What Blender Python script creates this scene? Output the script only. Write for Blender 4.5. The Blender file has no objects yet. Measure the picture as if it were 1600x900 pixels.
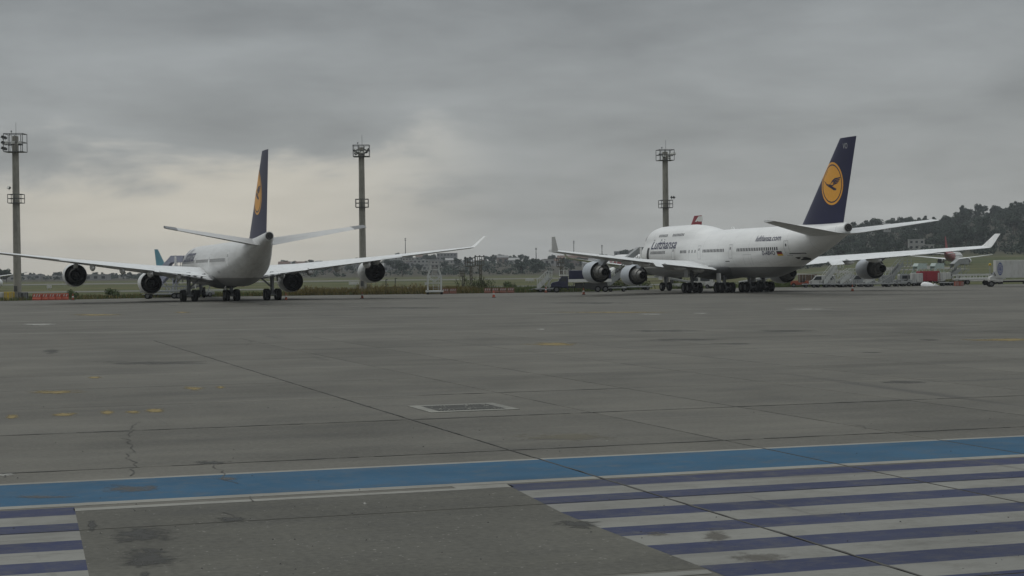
import bpy, bmesh, math, random
import numpy as np
from mathutils import Vector, Matrix
R = math.radians
random.seed(11)
scn = bpy.context.scene
COL = scn.collection

# ------------------------------------------------------------------ camera
F, CH, PIT, ROLL = 2713.47, 3.616, -0.0106874, 0.012      # focal (px of a 1600 px frame), height, pitch, roll
cam_d = bpy.data.cameras.new("camera")
cam = bpy.data.objects.new("camera", cam_d)
COL.objects.link(cam)
cam_d.sensor_width = 36.0
cam_d.lens = F / 1600 * 36
cam_d.clip_start, cam_d.clip_end = 0.1, 12000
c_, s_ = math.cos(PIT), math.sin(PIT)
_f = Vector((0, c_, s_)); _r = Vector((1, 0, 0)); _d = -Vector((0, -s_, c_))
_R = math.cos(ROLL) * _r + math.sin(ROLL) * _d
_D = -math.sin(ROLL) * _r + math.cos(ROLL) * _d
_U = -_D
cam.matrix_world = Matrix(((_R.x, _U.x, -_f.x, 0), (_R.y, _U.y, -_f.y, 0), (_R.z, _U.z, -_f.z, CH), (0, 0, 0, 1)))
scn.camera = cam

# ------------------------------------------------------------------ world, sun, exposure
SUN_EL, SUN_AZ = R(52), R(-55)           # azimuth measured from +Y towards +X
world = bpy.data.worlds.new("World")
scn.world = world
world.use_nodes = True
wt = world.node_tree
wt.nodes.clear()


class NT:
    """Small helper that writes node trees."""
    def __init__(s, tree): s.t = tree
    def n(s, typ, props=None, **inp):
        nd = s.t.nodes.new(typ)
        for k, v in (props or {}).items(): setattr(nd, k, v)
        for k, v in inp.items():
            key = int(k[1:]) if k[0] == 'i' and k[1:].isdigit() else k.replace('_', ' ')
            s.put(nd.inputs[key], v)
        return nd
    def put(s, sock, v):
        if isinstance(v, bpy.types.NodeSocket): s.t.links.new(v, sock)
        elif isinstance(v, bpy.types.Node): s.t.links.new(v.outputs[0], sock)
        else: sock.default_value = v
    def m(s, op, a, b=0.0, c=None, clamp=False):
        nd = s.t.nodes.new('ShaderNodeMath'); nd.operation = op; nd.use_clamp = clamp
        s.put(nd.inputs[0], a); s.put(nd.inputs[1], b)
        if c is not None: s.put(nd.inputs[2], c)
        return nd.outputs[0]
    def vm(s, op, a, b=None):
        nd = s.t.nodes.new('ShaderNodeVectorMath'); nd.operation = op
        s.put(nd.inputs[0], a)
        if b is not None: s.put(nd.inputs[1], b)
        return nd.outputs[1] if op in ('DOT_PRODUCT', 'LENGTH') else nd.outputs[0]
    def mr(s, v, a, b, c=0.0, d=1.0, smooth=False):
        nd = s.t.nodes.new('ShaderNodeMapRange')
        if smooth: nd.interpolation_type = 'SMOOTHSTEP'
        for i, x in enumerate((v, a, b, c, d)): s.put(nd.inputs[i], x)
        return nd.outputs[0]
    def mix(s, fac, a, b, blend='MIX'):
        nd = s.t.nodes.new('ShaderNodeMix'); nd.data_type = 'RGBA'; nd.blend_type = blend
        s.put(nd.inputs[0], fac); s.put(nd.inputs[6], a); s.put(nd.inputs[7], b)
        return nd.outputs[2]
    def noise(s, vec, scale, detail=4.0, rough=0.55, dist=0.0):
        nd = s.n('ShaderNodeTexNoise', None, Scale=scale, Detail=detail, Roughness=rough, Distortion=dist)
        if vec is not None: s.put(nd.inputs['Vector'], vec)
        return nd.outputs[0]
    def xyz(s, v):
        nd = s.t.nodes.new('ShaderNodeSeparateXYZ'); s.put(nd.inputs[0], v); return nd.outputs
    def comb(s, x, y, z):
        nd = s.t.nodes.new('ShaderNodeCombineXYZ')
        for i, q in enumerate((x, y, z)): s.put(nd.inputs[i], q)
        return nd.outputs[0]


def rgb(r, g, b): return (r, g, b, 1.0)

w = NT(wt)
tc = w.n('ShaderNodeTexCoord')
dvec = w.vm('NORMALIZE', tc.outputs['Generated'])
dx, dy, dz = w.xyz(dvec)
el = w.m('MAXIMUM', dz, 0.0)
den = w.m('ADD', el, 0.10)
pu = w.m('DIVIDE', dx, den); pv = w.m('DIVIDE', dy, den)
plane = w.comb(pu, pv, 0.0)
n1 = w.noise(plane, 0.55, 5, 0.5, 0.15)
n2 = w.noise(w.vm('ADD', plane, (7.3, 2.1, 0.0)), 1.6, 6, 0.55, 0.2)
n3 = w.noise(w.vm('MULTIPLY', dvec, (7.5, 7.5, 26.0)), 1.0, 6, 0.52, 0.25)
cl = w.m('ADD', w.m('MULTIPLY', n1, 0.25), w.m('ADD', w.m('MULTIPLY', n2, 0.2), w.m('MULTIPLY', n3, 0.55)))
cl = w.mr(cl, 0.36, 0.64, -1.0, 1.0)
# overcast luminance: a paler band low over the horizon, grey cloud base, brighter overhead
low = w.m('POWER', w.m('SUBTRACT', 1.0, w.mr(el, 0.0, 0.155)), 1.6)
lum = w.m('ADD', 0.288, w.m('MULTIPLY', low, 0.125))
lum = w.m('ADD', lum, w.m('MULTIPLY', w.m('ADD', w.m('MULTIPLY', w.mr(el, 0.10, 0.30), 0.08), w.m('MULTIPLY', w.mr(el, 0.16, 1.0, 0.0, 1.0, True), 0.58)), 1.0))
# thin cloud where the brighter sky shows through, low on the left
lob = w.vm('DOT_PRODUCT', dvec, Vector((math.sin(R(-10.5)), math.cos(R(-10.5)), 0.052)).normalized())
lobe = w.mr(lob, math.cos(R(11)), 1.0, 0.0, 1.0, True)
edge = w.mr(w.m('ADD', n3, w.m('MULTIPLY', w.m('SUBTRACT', 0.066, el), 9.0)), 0.42, 0.62, 0.0, 1.0, True)
glow = w.m('MULTIPLY', lobe, edge)
lum = w.m('ADD', lum, w.m('MULTIPLY', cl, 0.066))
lum = w.m('ADD', lum, w.m('MULTIPLY', glow, 0.20))
warm = w.m('ADD', w.m('MULTIPLY', low, 0.35), w.m('MULTIPLY', glow, 0.75), clamp=True)
tint = w.mix(warm, rgb(0.945, 1.0, 1.02), rgb(1.06, 1.0, 0.86))
cloud = w.vm('MULTIPLY', tint, w.comb(lum, lum, lum))
sky = w.n('ShaderNodeTexSky', {'sky_type': 'NISHITA', 'sun_disc': False, 'sun_elevation': SUN_EL, 'sun_rotation': SUN_AZ})
bg1 = w.n('ShaderNodeBackground', None, Color=sky.outputs[0], Strength=0.05)
bg2 = w.n('ShaderNodeBackground', None, Color=cloud, Strength=1.0)
mixw = w.n('ShaderNodeMixShader', None, Fac=0.94, i1=bg1.outputs[0], i2=bg2.outputs[0])
out = w.n('ShaderNodeOutputWorld', None, Surface=mixw.outputs[0])

sun_d = bpy.data.lights.new("sun", 'SUN')
sun = bpy.data.objects.new("sun", sun_d)
COL.objects.link(sun)
sun_d.energy = 0.5
sun_d.angle = R(50)
sun_d.color = (1.0, 0.96, 0.88)
sdir = Vector((math.sin(SUN_AZ) * math.cos(SUN_EL), math.cos(SUN_AZ) * math.cos(SUN_EL), math.sin(SUN_EL)))
sun.rotation_euler = sdir.to_track_quat('Z', 'Y').to_euler()
sun.location = sdir * 300

vs = scn.view_settings
vs.view_transform = 'Standard'; vs.look = 'None'; vs.exposure = 0.0; vs.gamma = 1.0
scn.cycles.volume_bounces = 0
scn.cycles.max_bounces = 6


# ------------------------------------------------------------------ places: photograph pixel -> ground
def G(u, v, z=0.0):
    """Point of the plane of height z seen at pixel (u, v) of the 1600 px frame."""
    q = _f + _R * ((u - 800) / F) + _D * ((v - 450) / F)
    t = (z - CH) / q.z
    return Vector((q.x * t, q.y * t, z))

def P(u, dist, z=0.0):
    """Point at depth dist (metres along Y) seen in column u."""
    X = (u - 800) * dist / F
    for _ in range(3):
        d = Vector((X, dist, z - CH))
        uu = 800 + F * d.dot(_R) / d.dot(_f)
        X += (u - uu) * dist / F
    return Vector((X, dist, z))


# ------------------------------------------------------------------ materials
MATS = {}

def mat(name, col, rough=0.5, metal=0.0, var=0.12, scale=3.0, dirt=None, dirt_amt=0.0, bump=0.0, spec=0.5, coat=0.0):
    if name in MATS: return MATS[name]
    m = bpy.data.materials.new(name); m.use_nodes = True
    MATS[name] = m
    t = NT(m.node_tree)
    bs = m.node_tree.nodes['Principled BSDF']
    tcn = t.n('ShaderNodeTexCoord').outputs['Object']
    nz = t.noise(tcn, scale, 5, 0.6)
    fac = t.mr(nz, 0.3, 0.7, 1 - var, 1 + var)
    c = t.vm('MULTIPLY', rgb(*col)[:3], t.comb(fac, fac, fac))
    if dirt:
        nd = t.noise(t.vm('MULTIPLY', tcn, (1.0, 1.0, 0.35)), scale * 1.7, 6, 0.65)
        c = t.mix(t.mr(nd, 0.48, 0.72, 0.0, dirt_amt, True), c, rgb(*dirt))
    t.put(bs.inputs['Base Color'], c)
    bs.inputs['Roughness'].default_value = rough
    bs.inputs['Metallic'].default_value = metal
    bs.inputs['Specular IOR Level'].default_value = spec
    bs.inputs['Coat Weight'].default_value = coat
    if bump:
        b = t.n('ShaderNodeBump', None, Strength=bump, Height=t.noise(tcn, scale * 8, 4, 0.6))
        t.put(bs.inputs['Normal'], b.outputs[0])
    return m


def fuselage_mat(name, top, belly, line, rear=None, grime_shade=0.5):
    """Gloss paint: white over a grey belly; optional paint scheme towards the tail (object-space x_aft)."""
    m = bpy.data.materials.new(name); m.use_nodes = True
    t = NT(m.node_tree); bs = m.node_tree.nodes['Principled BSDF']
    tcn = t.n('ShaderNodeTexCoord').outputs['Object']
    x, y, z = t.xyz(tcn)
    nz = t.noise(t.vm('MULTIPLY', tcn, (0.8, 0.25, 0.8)), 1.0, 5, 0.6)
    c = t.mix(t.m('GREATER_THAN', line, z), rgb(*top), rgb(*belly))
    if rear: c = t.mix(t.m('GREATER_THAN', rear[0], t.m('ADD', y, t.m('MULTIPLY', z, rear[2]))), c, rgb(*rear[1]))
    # streaks of grime along the airflow; heavier low down, partly standing in for shade
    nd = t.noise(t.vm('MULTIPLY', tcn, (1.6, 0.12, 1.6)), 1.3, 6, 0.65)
    g = t.m('MULTIPLY', t.mr(nd, 0.42, 0.75, 0.0, grime_shade), t.mr(z, 7.5, 2.5, 0.35, 1.0))
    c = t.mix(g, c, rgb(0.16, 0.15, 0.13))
    f = t.mr(nz, 0.3, 0.7, 0.94, 1.05)
    c = t.vm('MULTIPLY', c, t.comb(f, f, f))
    # frame lines: faint panel joints
    seam = t.m('LESS_THAN', t.m('PINGPONG', t.m('ADD', y, 0.3), 2.6), 0.022)
    c = t.mix(t.m('MULTIPLY', seam, 0.5), c, rgb(0.2, 0.2, 0.2))
    t.put(bs.inputs['Base Color'], c)
    bs.inputs['Roughness'].default_value = 0.32
    return m

M_WHITE = mat('aircraft_white', (0.78, 0.78, 0.77), 0.35, var=0.05, scale=0.8, dirt=(0.3, 0.3, 0.28), dirt_amt=0.25)
M_WINGTOP = mat('wing_grey_white', (0.70, 0.71, 0.71), 0.38, var=0.07, scale=0.7, dirt=(0.32, 0.32, 0.31), dirt_amt=0.35)
M_NAC = mat('nacelle_blue_grey', (0.41, 0.44, 0.475), 0.35, var=0.06, scale=1.2, dirt=(0.25, 0.25, 0.25), dirt_amt=0.3)
M_NACW = mat('nacelle_white', (0.66, 0.67, 0.66), 0.4, var=0.06, scale=1.2, dirt=(0.2, 0.2, 0.19), dirt_amt=0.4)
M_DARK = mat('duct_black', (0.018, 0.018, 0.019), 0.5, var=0.2)
M_CORE = mat('core_metal', (0.17, 0.168, 0.16), 0.42, 0.6, var=0.25, scale=2.5)
M_COREK = mat('core_dark', (0.055, 0.053, 0.05), 0.45, 0.4, var=0.3, scale=2.5)
M_TYRE = mat('tyre_rubber', (0.009, 0.009, 0.0095), 0.9, var=0.25, scale=4, spec=0.1)
M_HUB = mat('wheel_hub', (0.12, 0.12, 0.12), 0.5, 0.4, var=0.15)
M_STRUT = mat('gear_strut', (0.14, 0.145, 0.15), 0.45, 0.3, var=0.15, dirt=(0.05, 0.05, 0.05), dirt_amt=0.6)
M_NAVY = mat('navy_paint', (0.012, 0.013, 0.050), 0.4, var=0.1, scale=0.6, spec=0.3)
M_YEL = mat('emblem_yellow', (0.72, 0.33, 0.028), 0.4, var=0.06)
M_LET = mat('lettering_navy', (0.02, 0.022, 0.07), 0.45, var=0.05)
M_WIN = mat('cabin_glass', (0.025, 0.028, 0.034), 0.15, var=0.05)
M_GREY = mat('door_edge_grey', (0.42, 0.42, 0.42), 0.5, var=0.05)
M_RED = mat('red_paint', (0.25, 0.014, 0.026), 0.45, var=0.12)
M_BLACK = mat('black_paint', (0.02, 0.02, 0.02), 0.5, var=0.1)
M_GOLD = mat('gold_paint', (0.7, 0.45, 0.03), 0.5, var=0.1)
M_LTBLUE = mat('light_blue_paint', (0.10, 0.28, 0.36), 0.35, var=0.08, scale=0.8)
M_STEEL = mat('galvanised_steel', (0.32, 0.33, 0.33), 0.5, 0.5, var=0.2)
M_DSTEEL = mat('dark_steel', (0.07, 0.072, 0.07), 0.55, 0.3, var=0.25)
M_WSTEEL = mat('white_painted_steel', (0.46, 0.47, 0.45), 0.5, var=0.1, scale=2, dirt=(0.2, 0.17, 0.13), dirt_amt=0.5)
M_VEHW = mat('vehicle_white', (0.46, 0.46, 0.44), 0.4, var=0.06, scale=1.0, dirt=(0.24, 0.22, 0.19), dirt_amt=0.45)
M_VEHG = mat('vehicle_grey', (0.26, 0.27, 0.27), 0.45, var=0.1, scale=1.0, dirt=(0.15, 0.14, 0.12), dirt_amt=0.5)
M_VEHB = mat('vehicle_navy', (0.010, 0.012, 0.042), 0.35, var=0.1, scale=1.0, dirt=(0.06, 0.06, 0.06), dirt_amt=0.4)
M_GLASS = mat('vehicle_glass', (0.03, 0.035, 0.04), 0.1, var=0.05)
M_LAMP = mat('lamp_lens', (0.55, 0.55, 0.5), 0.2, var=0.05)
M_CHAS = mat('chassis_black', (0.028, 0.027, 0.026), 0.7, var=0.25, scale=3)
M_ORANGE = mat('orange_plastic', (0.36, 0.055, 0.022), 0.6, var=0.15, dirt=(0.15, 0.1, 0.07), dirt_amt=0.5)
M_BROWN = mat('brown_tarp', (0.10, 0.07, 0.045), 0.8, var=0.2)
M_RUST = mat('rust_red_crate', (0.24, 0.06, 0.03), 0.75, var=0.25)
M_OLIVE = mat('olive_paint', (0.13, 0.13, 0.06), 0.6, var=0.2)
M_YBOX = mat('yellow_box_paint', (0.50, 0.34, 0.02), 0.55, var=0.15, dirt=(0.2, 0.13, 0.03), dirt_amt=0.5)
M_LILAC = mat('pale_lilac_panel', (0.38, 0.39, 0.48), 0.5, var=0.1)
M_MAST = mat('mast_concrete', (0.25, 0.24, 0.205), 0.85, var=0.15, scale=0.8, dirt=(0.11, 0.105, 0.09), dirt_amt=0.6, bump=0.2)
M_BARK = mat('bark', (0.07, 0.055, 0.04), 0.9, var=0.3)


def leaf_mat(name, c1, c2):
    m = bpy.data.materials.new(name); m.use_nodes = True
    t = NT(m.node_tree); bs = m.node_tree.nodes['Principled BSDF']
    ps = t.n('ShaderNodeNewGeometry')
    oi = t.n('ShaderNodeObjectInfo')
    r1 = ps.outputs['Random Per Island']
    k = t.m('ADD', t.m('MULTIPLY', r1, 0.6), t.m('MULTIPLY', oi.outputs['Random'], 0.4))
    t.put(bs.inputs['Base Color'], t.mix(k, rgb(*c1), rgb(*c2)))
    bs.inputs['Roughness'].default_value = 0.7
    bs.inputs['Specular IOR Level'].default_value = 0.2
    return m

M_LEAF = leaf_mat('tree_leaf', (0.019, 0.034, 0.021), (0.026, 0.043, 0.026))
M_SHRUB = leaf_mat('shrub_leaf', (0.035, 0.055, 0.018), (0.10, 0.13, 0.04))
M_REED = leaf_mat('dry_weed', (0.10, 0.085, 0.025), (0.20, 0.15, 0.055))
M_GRASSB = leaf_mat('green_blade', (0.05, 0.075, 0.022), (0.12, 0.14, 0.045))


# ------------------------------------------------------------------ mesh helpers
class MB:
    def __init__(s): s.v = []; s.f = []; s.m = []
    def add(s, vs_, fs, mi=0):
        o = len(s.v); s.v += [tuple(p) for p in vs_]
        for f in fs: s.f.append([i + o for i in f]); s.m.append(mi)
    def box(s, c, d, mi=0, rz=0.0, rx=0.0):
        x, y, z = (q / 2 for q in d)
        pts = [Vector(p) for p in ((-x, -y, -z), (x, -y, -z), (x, y, -z), (-x, y, -z), (-x, -y, z), (x, -y, z), (x, y, z), (-x, y, z))]
        M = Matrix.Rotation(rz, 3, 'Z') @ Matrix.Rotation(rx, 3, 'X')
        s.add([M @ p + Vector(c) for p in pts], [(0, 3, 2, 1), (4, 5, 6, 7), (0, 1, 5, 4), (1, 2, 6, 5), (2, 3, 7, 6), (3, 0, 4, 7)], mi)
    def bar(s, a, b, wd, ht=None, mi=0):
        a, b = Vector(a), Vector(b); ht = ht or wd
        d = (b - a).normalized(); up = Vector((0, 0, 1)) if abs(d.z) < 0.95 else Vector((0, 1, 0))
        sd = d.cross(up).normalized() * wd / 2; u = sd.cross(d).normalized() * ht / 2
        p = [a - sd - u, a + sd - u, a + sd + u, a - sd + u, b - sd - u, b + sd - u, b + sd + u, b - sd + u]
        s.add(p, [(0, 1, 2, 3), (7, 6, 5, 4), (0, 4, 5, 1), (1, 5, 6, 2), (2, 6, 7, 3), (3, 7, 4, 0)], mi)
    def loft(s, rings, cap0=True, cap1=True, mi=0, closed=True):
        n = len(rings[0]); o = len(s.v)
        for r in rings: s.v += [tuple(p) for p in r]
        for i in range(len(rings) - 1):
            for j in range(n if closed else n - 1):
                k = (j + 1) % n
                s.f.append([o + i * n + j, o + i * n + k, o + (i + 1) * n + k, o + (i + 1) * n + j]); s.m.append(mi)
        if cap0: s.f.append([o + j for j in reversed(range(n))]); s.m.append(mi)
        if cap1: s.f.append([o + (len(rings) - 1) * n + j for j in range(n)]); s.m.append(mi)
    def lathe(s, prof, org, axis, n=20, mi=0, cap0=True, cap1=True):
        org, ax = Vector(org), Vector(axis).normalized()
        up = Vector((0, 0, 1)) if abs(ax.z) < 0.9 else Vector((1, 0, 0))
        e1 = ax.cross(up).normalized(); e2 = e1.cross(ax)
        rings = [[org + ax * t + (e1 * math.cos(2 * math.pi * j / n) + e2 * math.sin(2 * math.pi * j / n)) * r for j in range(n)] for t, r in prof]
        s.loft(rings, cap0, cap1, mi)
    def cyl(s, a, b, r0, r1=None, n=10, mi=0):
        a, b = Vector(a), Vector(b)
        s.lathe([(0, r0), ((b - a).length, r0 if r1 is None else r1)], a, b - a, n, mi)
    def prism(s, poly, fn, d0, d1, mi=0):
        n = len(poly)
        a = [fn(p[0], p[1], d0) for p in poly]; b = [fn(p[0], p[1], d1) for p in poly]
        s.add(a + b, [list(range(n))[::-1], list(range(n, 2 * n))] + [(i, (i + 1) % n, n + (i + 1) % n, n + i) for i in range(n)], mi)
    def mesh(s, name, mats, smooth=None, bevel=None, fix=True):
        me = bpy.data.meshes.new(name)
        me.from_pydata(s.v, [], s.f)
        for q in (mats if isinstance(mats, (list, tuple)) else [mats]): me.materials.append(q)
        me.polygons.foreach_set('material_index', s.m)
        if fix or bevel:
            bm = bmesh.new(); bm.from_mesh(me)
            bmesh.ops.recalc_face_normals(bm, faces=bm.faces)
            if bevel:
                ed = [e for e in bm.edges if len(e.link_faces) == 2 and e.calc_face_angle() > R(25)]
                bmesh.ops.bevel(bm, geom=ed, offset=bevel, segments=2, profile=0.6, affect='EDGES', clamp_overlap=True)
            bm.to_mesh(me); bm.free()
        if smooth is not None:
            me.polygons.foreach_set('use_smooth', [True] * len(me.polygons))
            me.set_sharp_from_angle(angle=R(smooth))
        me.update()
        return me
    def build(s, name, mats, parent=None, smooth=None, bevel=None, kind=None, loc=None, rz=None, fix=True):
        o = bpy.data.objects.new(name, s.mesh(name, mats, smooth, bevel, fix))
        COL.objects.link(o)
        if parent is not None: o.parent = parent
        if loc is not None: o.location = loc
        if rz is not None: o.rotation_euler = (0, 0, rz)
        if kind: o['kind'] = kind
        return o


def tag(o, label, cat, group=None):
    o['label'] = label; o['category'] = cat
    if group: o['group'] = group
    return o

def thing(name, label, cat, loc=(0, 0, 0), rz=0.0, group=None, sc=1.0):
    o = bpy.data.objects.new(name, None); COL.objects.link(o)
    o.empty_display_size = 0.5
    o.location = loc; o.rotation_euler = (0, 0, rz); o.scale = (sc, sc, sc)
    return tag(o, label, cat, group)

def copy_tree(o, parent=None):
    c = o.copy(); COL.objects.link(c); c.parent = parent
    for ch in list(o.children): copy_tree(ch, c)
    return c

def relabel(o, label, loc, rz=None, sc=None):
    o['label'] = label; o.location = loc
    if rz is not None: o.rotation_euler = (0, 0, rz)
    if sc is not None: o.scale = (sc, sc, sc)
    return o

def smoothstep(a, b, x):
    t = np.clip((np.asarray(x, float) - a) / (b - a), 0, 1); return t * t * (3 - 2 * t)

def text_mesh(body, size, bold=0.0, shear=0.0, cut=0.25):
    """Flat lettering as (points, faces), cut into strips so that it can follow a curved skin."""
    cu = bpy.data.curves.new('lettering', 'FONT'); cu.body = body; cu.size = size; cu.offset = bold; cu.shear = shear
    cu.resolution_u = 3
    ob = bpy.data.objects.new('lettering', cu); COL.objects.link(ob)
    dg = bpy.context.evaluated_depsgraph_get()
    me = ob.evaluated_get(dg).to_mesh()
    bm = bmesh.new(); bm.from_mesh(me)
    ob.evaluated_get(dg).to_mesh_clear()
    bpy.data.objects.remove(ob); bpy.data.curves.remove(cu)
    ys = [v.co.y for v in bm.verts]; y = min(ys) + cut
    while y < max(ys):
        bmesh.ops.bisect_plane(bm, geom=bm.verts[:] + bm.edges[:] + bm.faces[:], plane_co=(0, y, 0), plane_no=(0, 1, 0)); y += cut
    bm.verts.ensure_lookup_table()
    x0 = min(v.co.x for v in bm.verts)
    pts = [(v.co.x - x0, v.co.y) for v in bm.verts]; fs = [[v.index for v in f.verts] for f in bm.faces]
    bm.free()
    wd = max(p[0] for p in pts)
    return pts, fs, wd


# ------------------------------------------------------------------ the ground
HG = -0.31553                                   # heading of the slab grid
AX = Vector((math.cos(HG), -math.sin(HG)))      # a: across
BX = Vector((math.sin(HG), math.cos(HG)))       # b: away
def ab(a, b, z=0.0):
    p = AX * a + BX * b; return (p.x, p.y, z)

def concrete_mat(name, base, speck, joints=False, paint=None, wear=0.5, spk=0.35):
    m = bpy.data.materials.new(name); m.use_nodes = True
    t = NT(m.node_tree); bs = m.node_tree.nodes['Principled BSDF']
    pos = t.n('ShaderNodeNewGeometry').outputs['Position']
    a = t.vm('DOT_PRODUCT', pos, (AX.x, AX.y, 0)); b = t.vm('DOT_PRODUCT', pos, (BX.x, BX.y, 0))
    g = t.comb(a, b, 0.0)
    big = t.noise(g, 0.045, 5, 0.6); mid = t.noise(t.vm('MULTIPLY', g, (0.5, 1.3, 1)), 0.5, 6, 0.65)
    streak = t.noise(t.vm('MULTIPLY', g, (0.02, 0.22, 1)), 1.0, 5, 0.6)
    fine = t.noise(g, 9.0, 6, 0.7)
    f = t.m('ADD', t.mr(big, 0.3, 0.7, -0.17, 0.17), t.mr(mid, 0.3, 0.7, -0.22, 0.22))
    f = t.m('ADD', f, t.mr(streak, 0.3, 0.7, -0.16, 0.16))
    f = t.m('ADD', f, t.mr(fine, 0.25, 0.75, -spk * 0.75, spk * 0.75))
    if not paint:
        oi = t.n('ShaderNodeObjectInfo').outputs['Random']
        if joints: f = t.m('ADD', f, t.mr(oi, 0, 1, -0.09, 0.09))
    pat = t.noise(g, 0.19, 7, 0.7, 0.3)
    f = t.m('ADD', t.m('ADD', f, 1.0), t.mr(pat, 0.32, 0.68, -0.16, 0.16))
    con = t.vm('MULTIPLY', base, t.comb(f, f, f))
    # dark rubber and oil smears drawn out along the taxi direction
    sm = t.noise(t.vm('MULTIPLY', g, (0.09, 0.5, 1)), 0.6, 7, 0.72, 0.4)
    con = t.mix(t.mr(sm, 0.60, 0.78, 0.0, 0.6, True), con, rgb(0.055, 0.054, 0.05))
    # thin rubber lines left by tyres, along both directions of traffic
    for (sx_, sy_, lo_) in ((0.012, 1.1, .63), (0.30, 0.02, .66)):
        ty = t.noise(t.vm('MULTIPLY', g, (sx_, sy_, 1)), 1.6, 5, 0.55, 0.15)
        con = t.mix(t.mr(ty, lo_, lo_ + .07, 0.0, 0.55, True), con, rgb(0.052, 0.05, 0.047))
    # pale aggregate grains
    vor = t.n('ShaderNodeTexVoronoi', None, Vector=g, Scale=7.0)
    gr = t.m('MULTIPLY', t.m('LESS_THAN', vor.outputs['Distance'], t.mr(fine, 0.4, 0.75, 0.02, 0.24)), speck)
    con = t.mix(gr, con, rgb(0.26, 0.255, 0.23))
    if joints:
        # soiled slab edges, in the slab's own coordinates
        ox, oy, oz = t.xyz(t.n('ShaderNodeTexCoord').outputs['Object'])
        ha = t.n('ShaderNodeAttribute', {'attribute_type': 'OBJECT', 'attribute_name': 'half_width'}).outputs['Fac']
        ex = t.m('SUBTRACT', ha, t.m('ABSOLUTE', ox)); ey = t.m('SUBTRACT', SB / 2, t.m('ABSOLUTE', oy))
        e = t.m('MINIMUM', ex, t.m('MULTIPLY', ey, 1.2))
        wob = t.noise(g, 0.9, 5, 0.7)
        e2 = t.m('DIVIDE', e, t.m('MULTIPLY', t.mr(wob, 0.35, 0.7, 0.012, 0.13), t.mr(t.noise(g, 0.12, 3, 0.5), 0.4, 0.62, 0.25, 1.2)))
        con = t.mix(t.mr(e2, 1.0, 0.0, 0.0, 0.80, True), con, rgb(0.045, 0.044, 0.04))
    if paint:
        pn = t.noise(g, 1.7, 7, 0.72); pf = t.noise(t.vm('MULTIPLY', g, (0.35, 1.0, 1)), 14.0, 4, 0.7)
        k = t.m('ADD', t.m('MULTIPLY', pn, 0.65), t.m('MULTIPLY', pf, 0.35))
        k = t.mr(k, 0.575 - 0.22 * wear, 0.63, 1.0, 1.0 - wear)
        pv_ = t.mr(t.noise(g, 0.35, 5, 0.6), 0.3, 0.7, 0.82, 1.15)
        pc = t.vm('MULTIPLY', paint, t.comb(pv_, pv_, pv_))
        pc = t.mix(t.mr(sm, 0.54, 0.72, 0.0, 0.55, True), pc, rgb(0.06, 0.06, 0.06))
        for (sx_, sy_, lo_) in ((0.02, 1.4, .60), (0.9, 0.03, .62)):
            tz = t.noise(t.vm('MULTIPLY', g, (sx_, sy_, 1)), 2.2, 5, 0.6, 0.2)
            pc = t.mix(t.mr(tz, lo_, lo_ + .08, 0.0, 0.45, True), pc, rgb(0.075, 0.073, 0.07))
        con = t.mix(k, con, pc)
    t.put(bs.inputs['Base Color'], con)
    t.put(bs.inputs['Roughness'], t.mr(mid, 0.3, 0.7, 0.72, 0.92))
    bs.inputs['Specular IOR Level'].default_value = 0.25
    bp = t.n('ShaderNodeBump', None, Strength=0.25, Distance=0.02, Height=fine)
    t.put(bs.inputs['Normal'], bp.outputs[0])
    return m

SA, SB = 4.53, 7.80
A0, B0 = 10.70, 25.20
COLS = [-14.0, 10.70, 15.40, 19.40, 24.35] + [24.35 + 4.75 * k for k in range(1, 15)]
CON = (0.106, 0.101, 0.086)
M_SLAB = concrete_mat('apron_concrete_slab', CON, 0.30, joints=True)
M_APRON = concrete_mat('apron_concrete', CON, 0.0)
M_JOINT = mat('joint_filler', (0.052, 0.050, 0.045), 0.9, var=0.3)
M_BAY = concrete_mat('bare_aggregate_concrete', (0.085, 0.082, 0.069), 0.65, spk=0.45)
M_PBLUE = concrete_mat('sky_blue_road_paint', CON, 0.1, paint=(0.022, 0.083, 0.150), wear=0.36)
M_PWHITE = concrete_mat('white_road_paint', CON, 0.1, paint=(0.200, 0.198, 0.180), wear=0.45)
M_PLINE = concrete_mat('white_line_paint', CON, 0.1, paint=(0.24, 0.235, 0.21), wear=0.4)
M_PVIOLET = concrete_mat('dull_blue_road_paint', CON, 0.1, paint=(0.030, 0.037, 0.080), wear=0.45)
M_PYEL = concrete_mat('faded_yellow_paint', CON, 0.1, paint=(0.20, 0.125, 0.03), wear=0.85)
M_PPALE = concrete_mat('faded_white_paint', CON, 0.1, paint=(0.25, 0.25, 0.22), wear=0.7)
M_PFRAME = concrete_mat('pale_grate_kerb', (0.20, 0.197, 0.175), 0.2)

def stain_mat(name, col, amt, sc_=2.4):
    m = bpy.data.materials.new(name); m.use_nodes = True
    t = NT(m.node_tree); bs = m.node_tree.nodes['Principled BSDF']
    oc = t.n('ShaderNodeTexCoord').outputs['Object']
    x, y, z = t.xyz(t.n('ShaderNodeTexCoord').outputs['UV'])
    r = t.vm('LENGTH', t.comb(t.m('SUBTRACT', x, 0.5), t.m('SUBTRACT', y, 0.5), 0.0))
    nn = t.noise(oc, sc_, 7, 0.72, 0.6)
    al = t.mr(t.m('ADD', t.m('MULTIPLY', r, 1.5), t.m('MULTIPLY', nn, 1.9)), 1.62, 1.12, 0.0, amt, True)
    bs.inputs['Base Color'].default_value = rgb(*col)
    bs.inputs['Roughness'].default_value = 0.75
    t.put(bs.inputs['Alpha'], al)
    return m
M_STAIN = stain_mat('oil_stain', (0.030, 0.030, 0.026), 0.85)
M_SCUFF = stain_mat('worn_scuff', (0.085, 0.075, 0.06), 0.6)
M_YMARK = stain_mat('worn_yellow_mark', (0.20, 0.145, 0.040), 0.9, 1.3)
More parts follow.
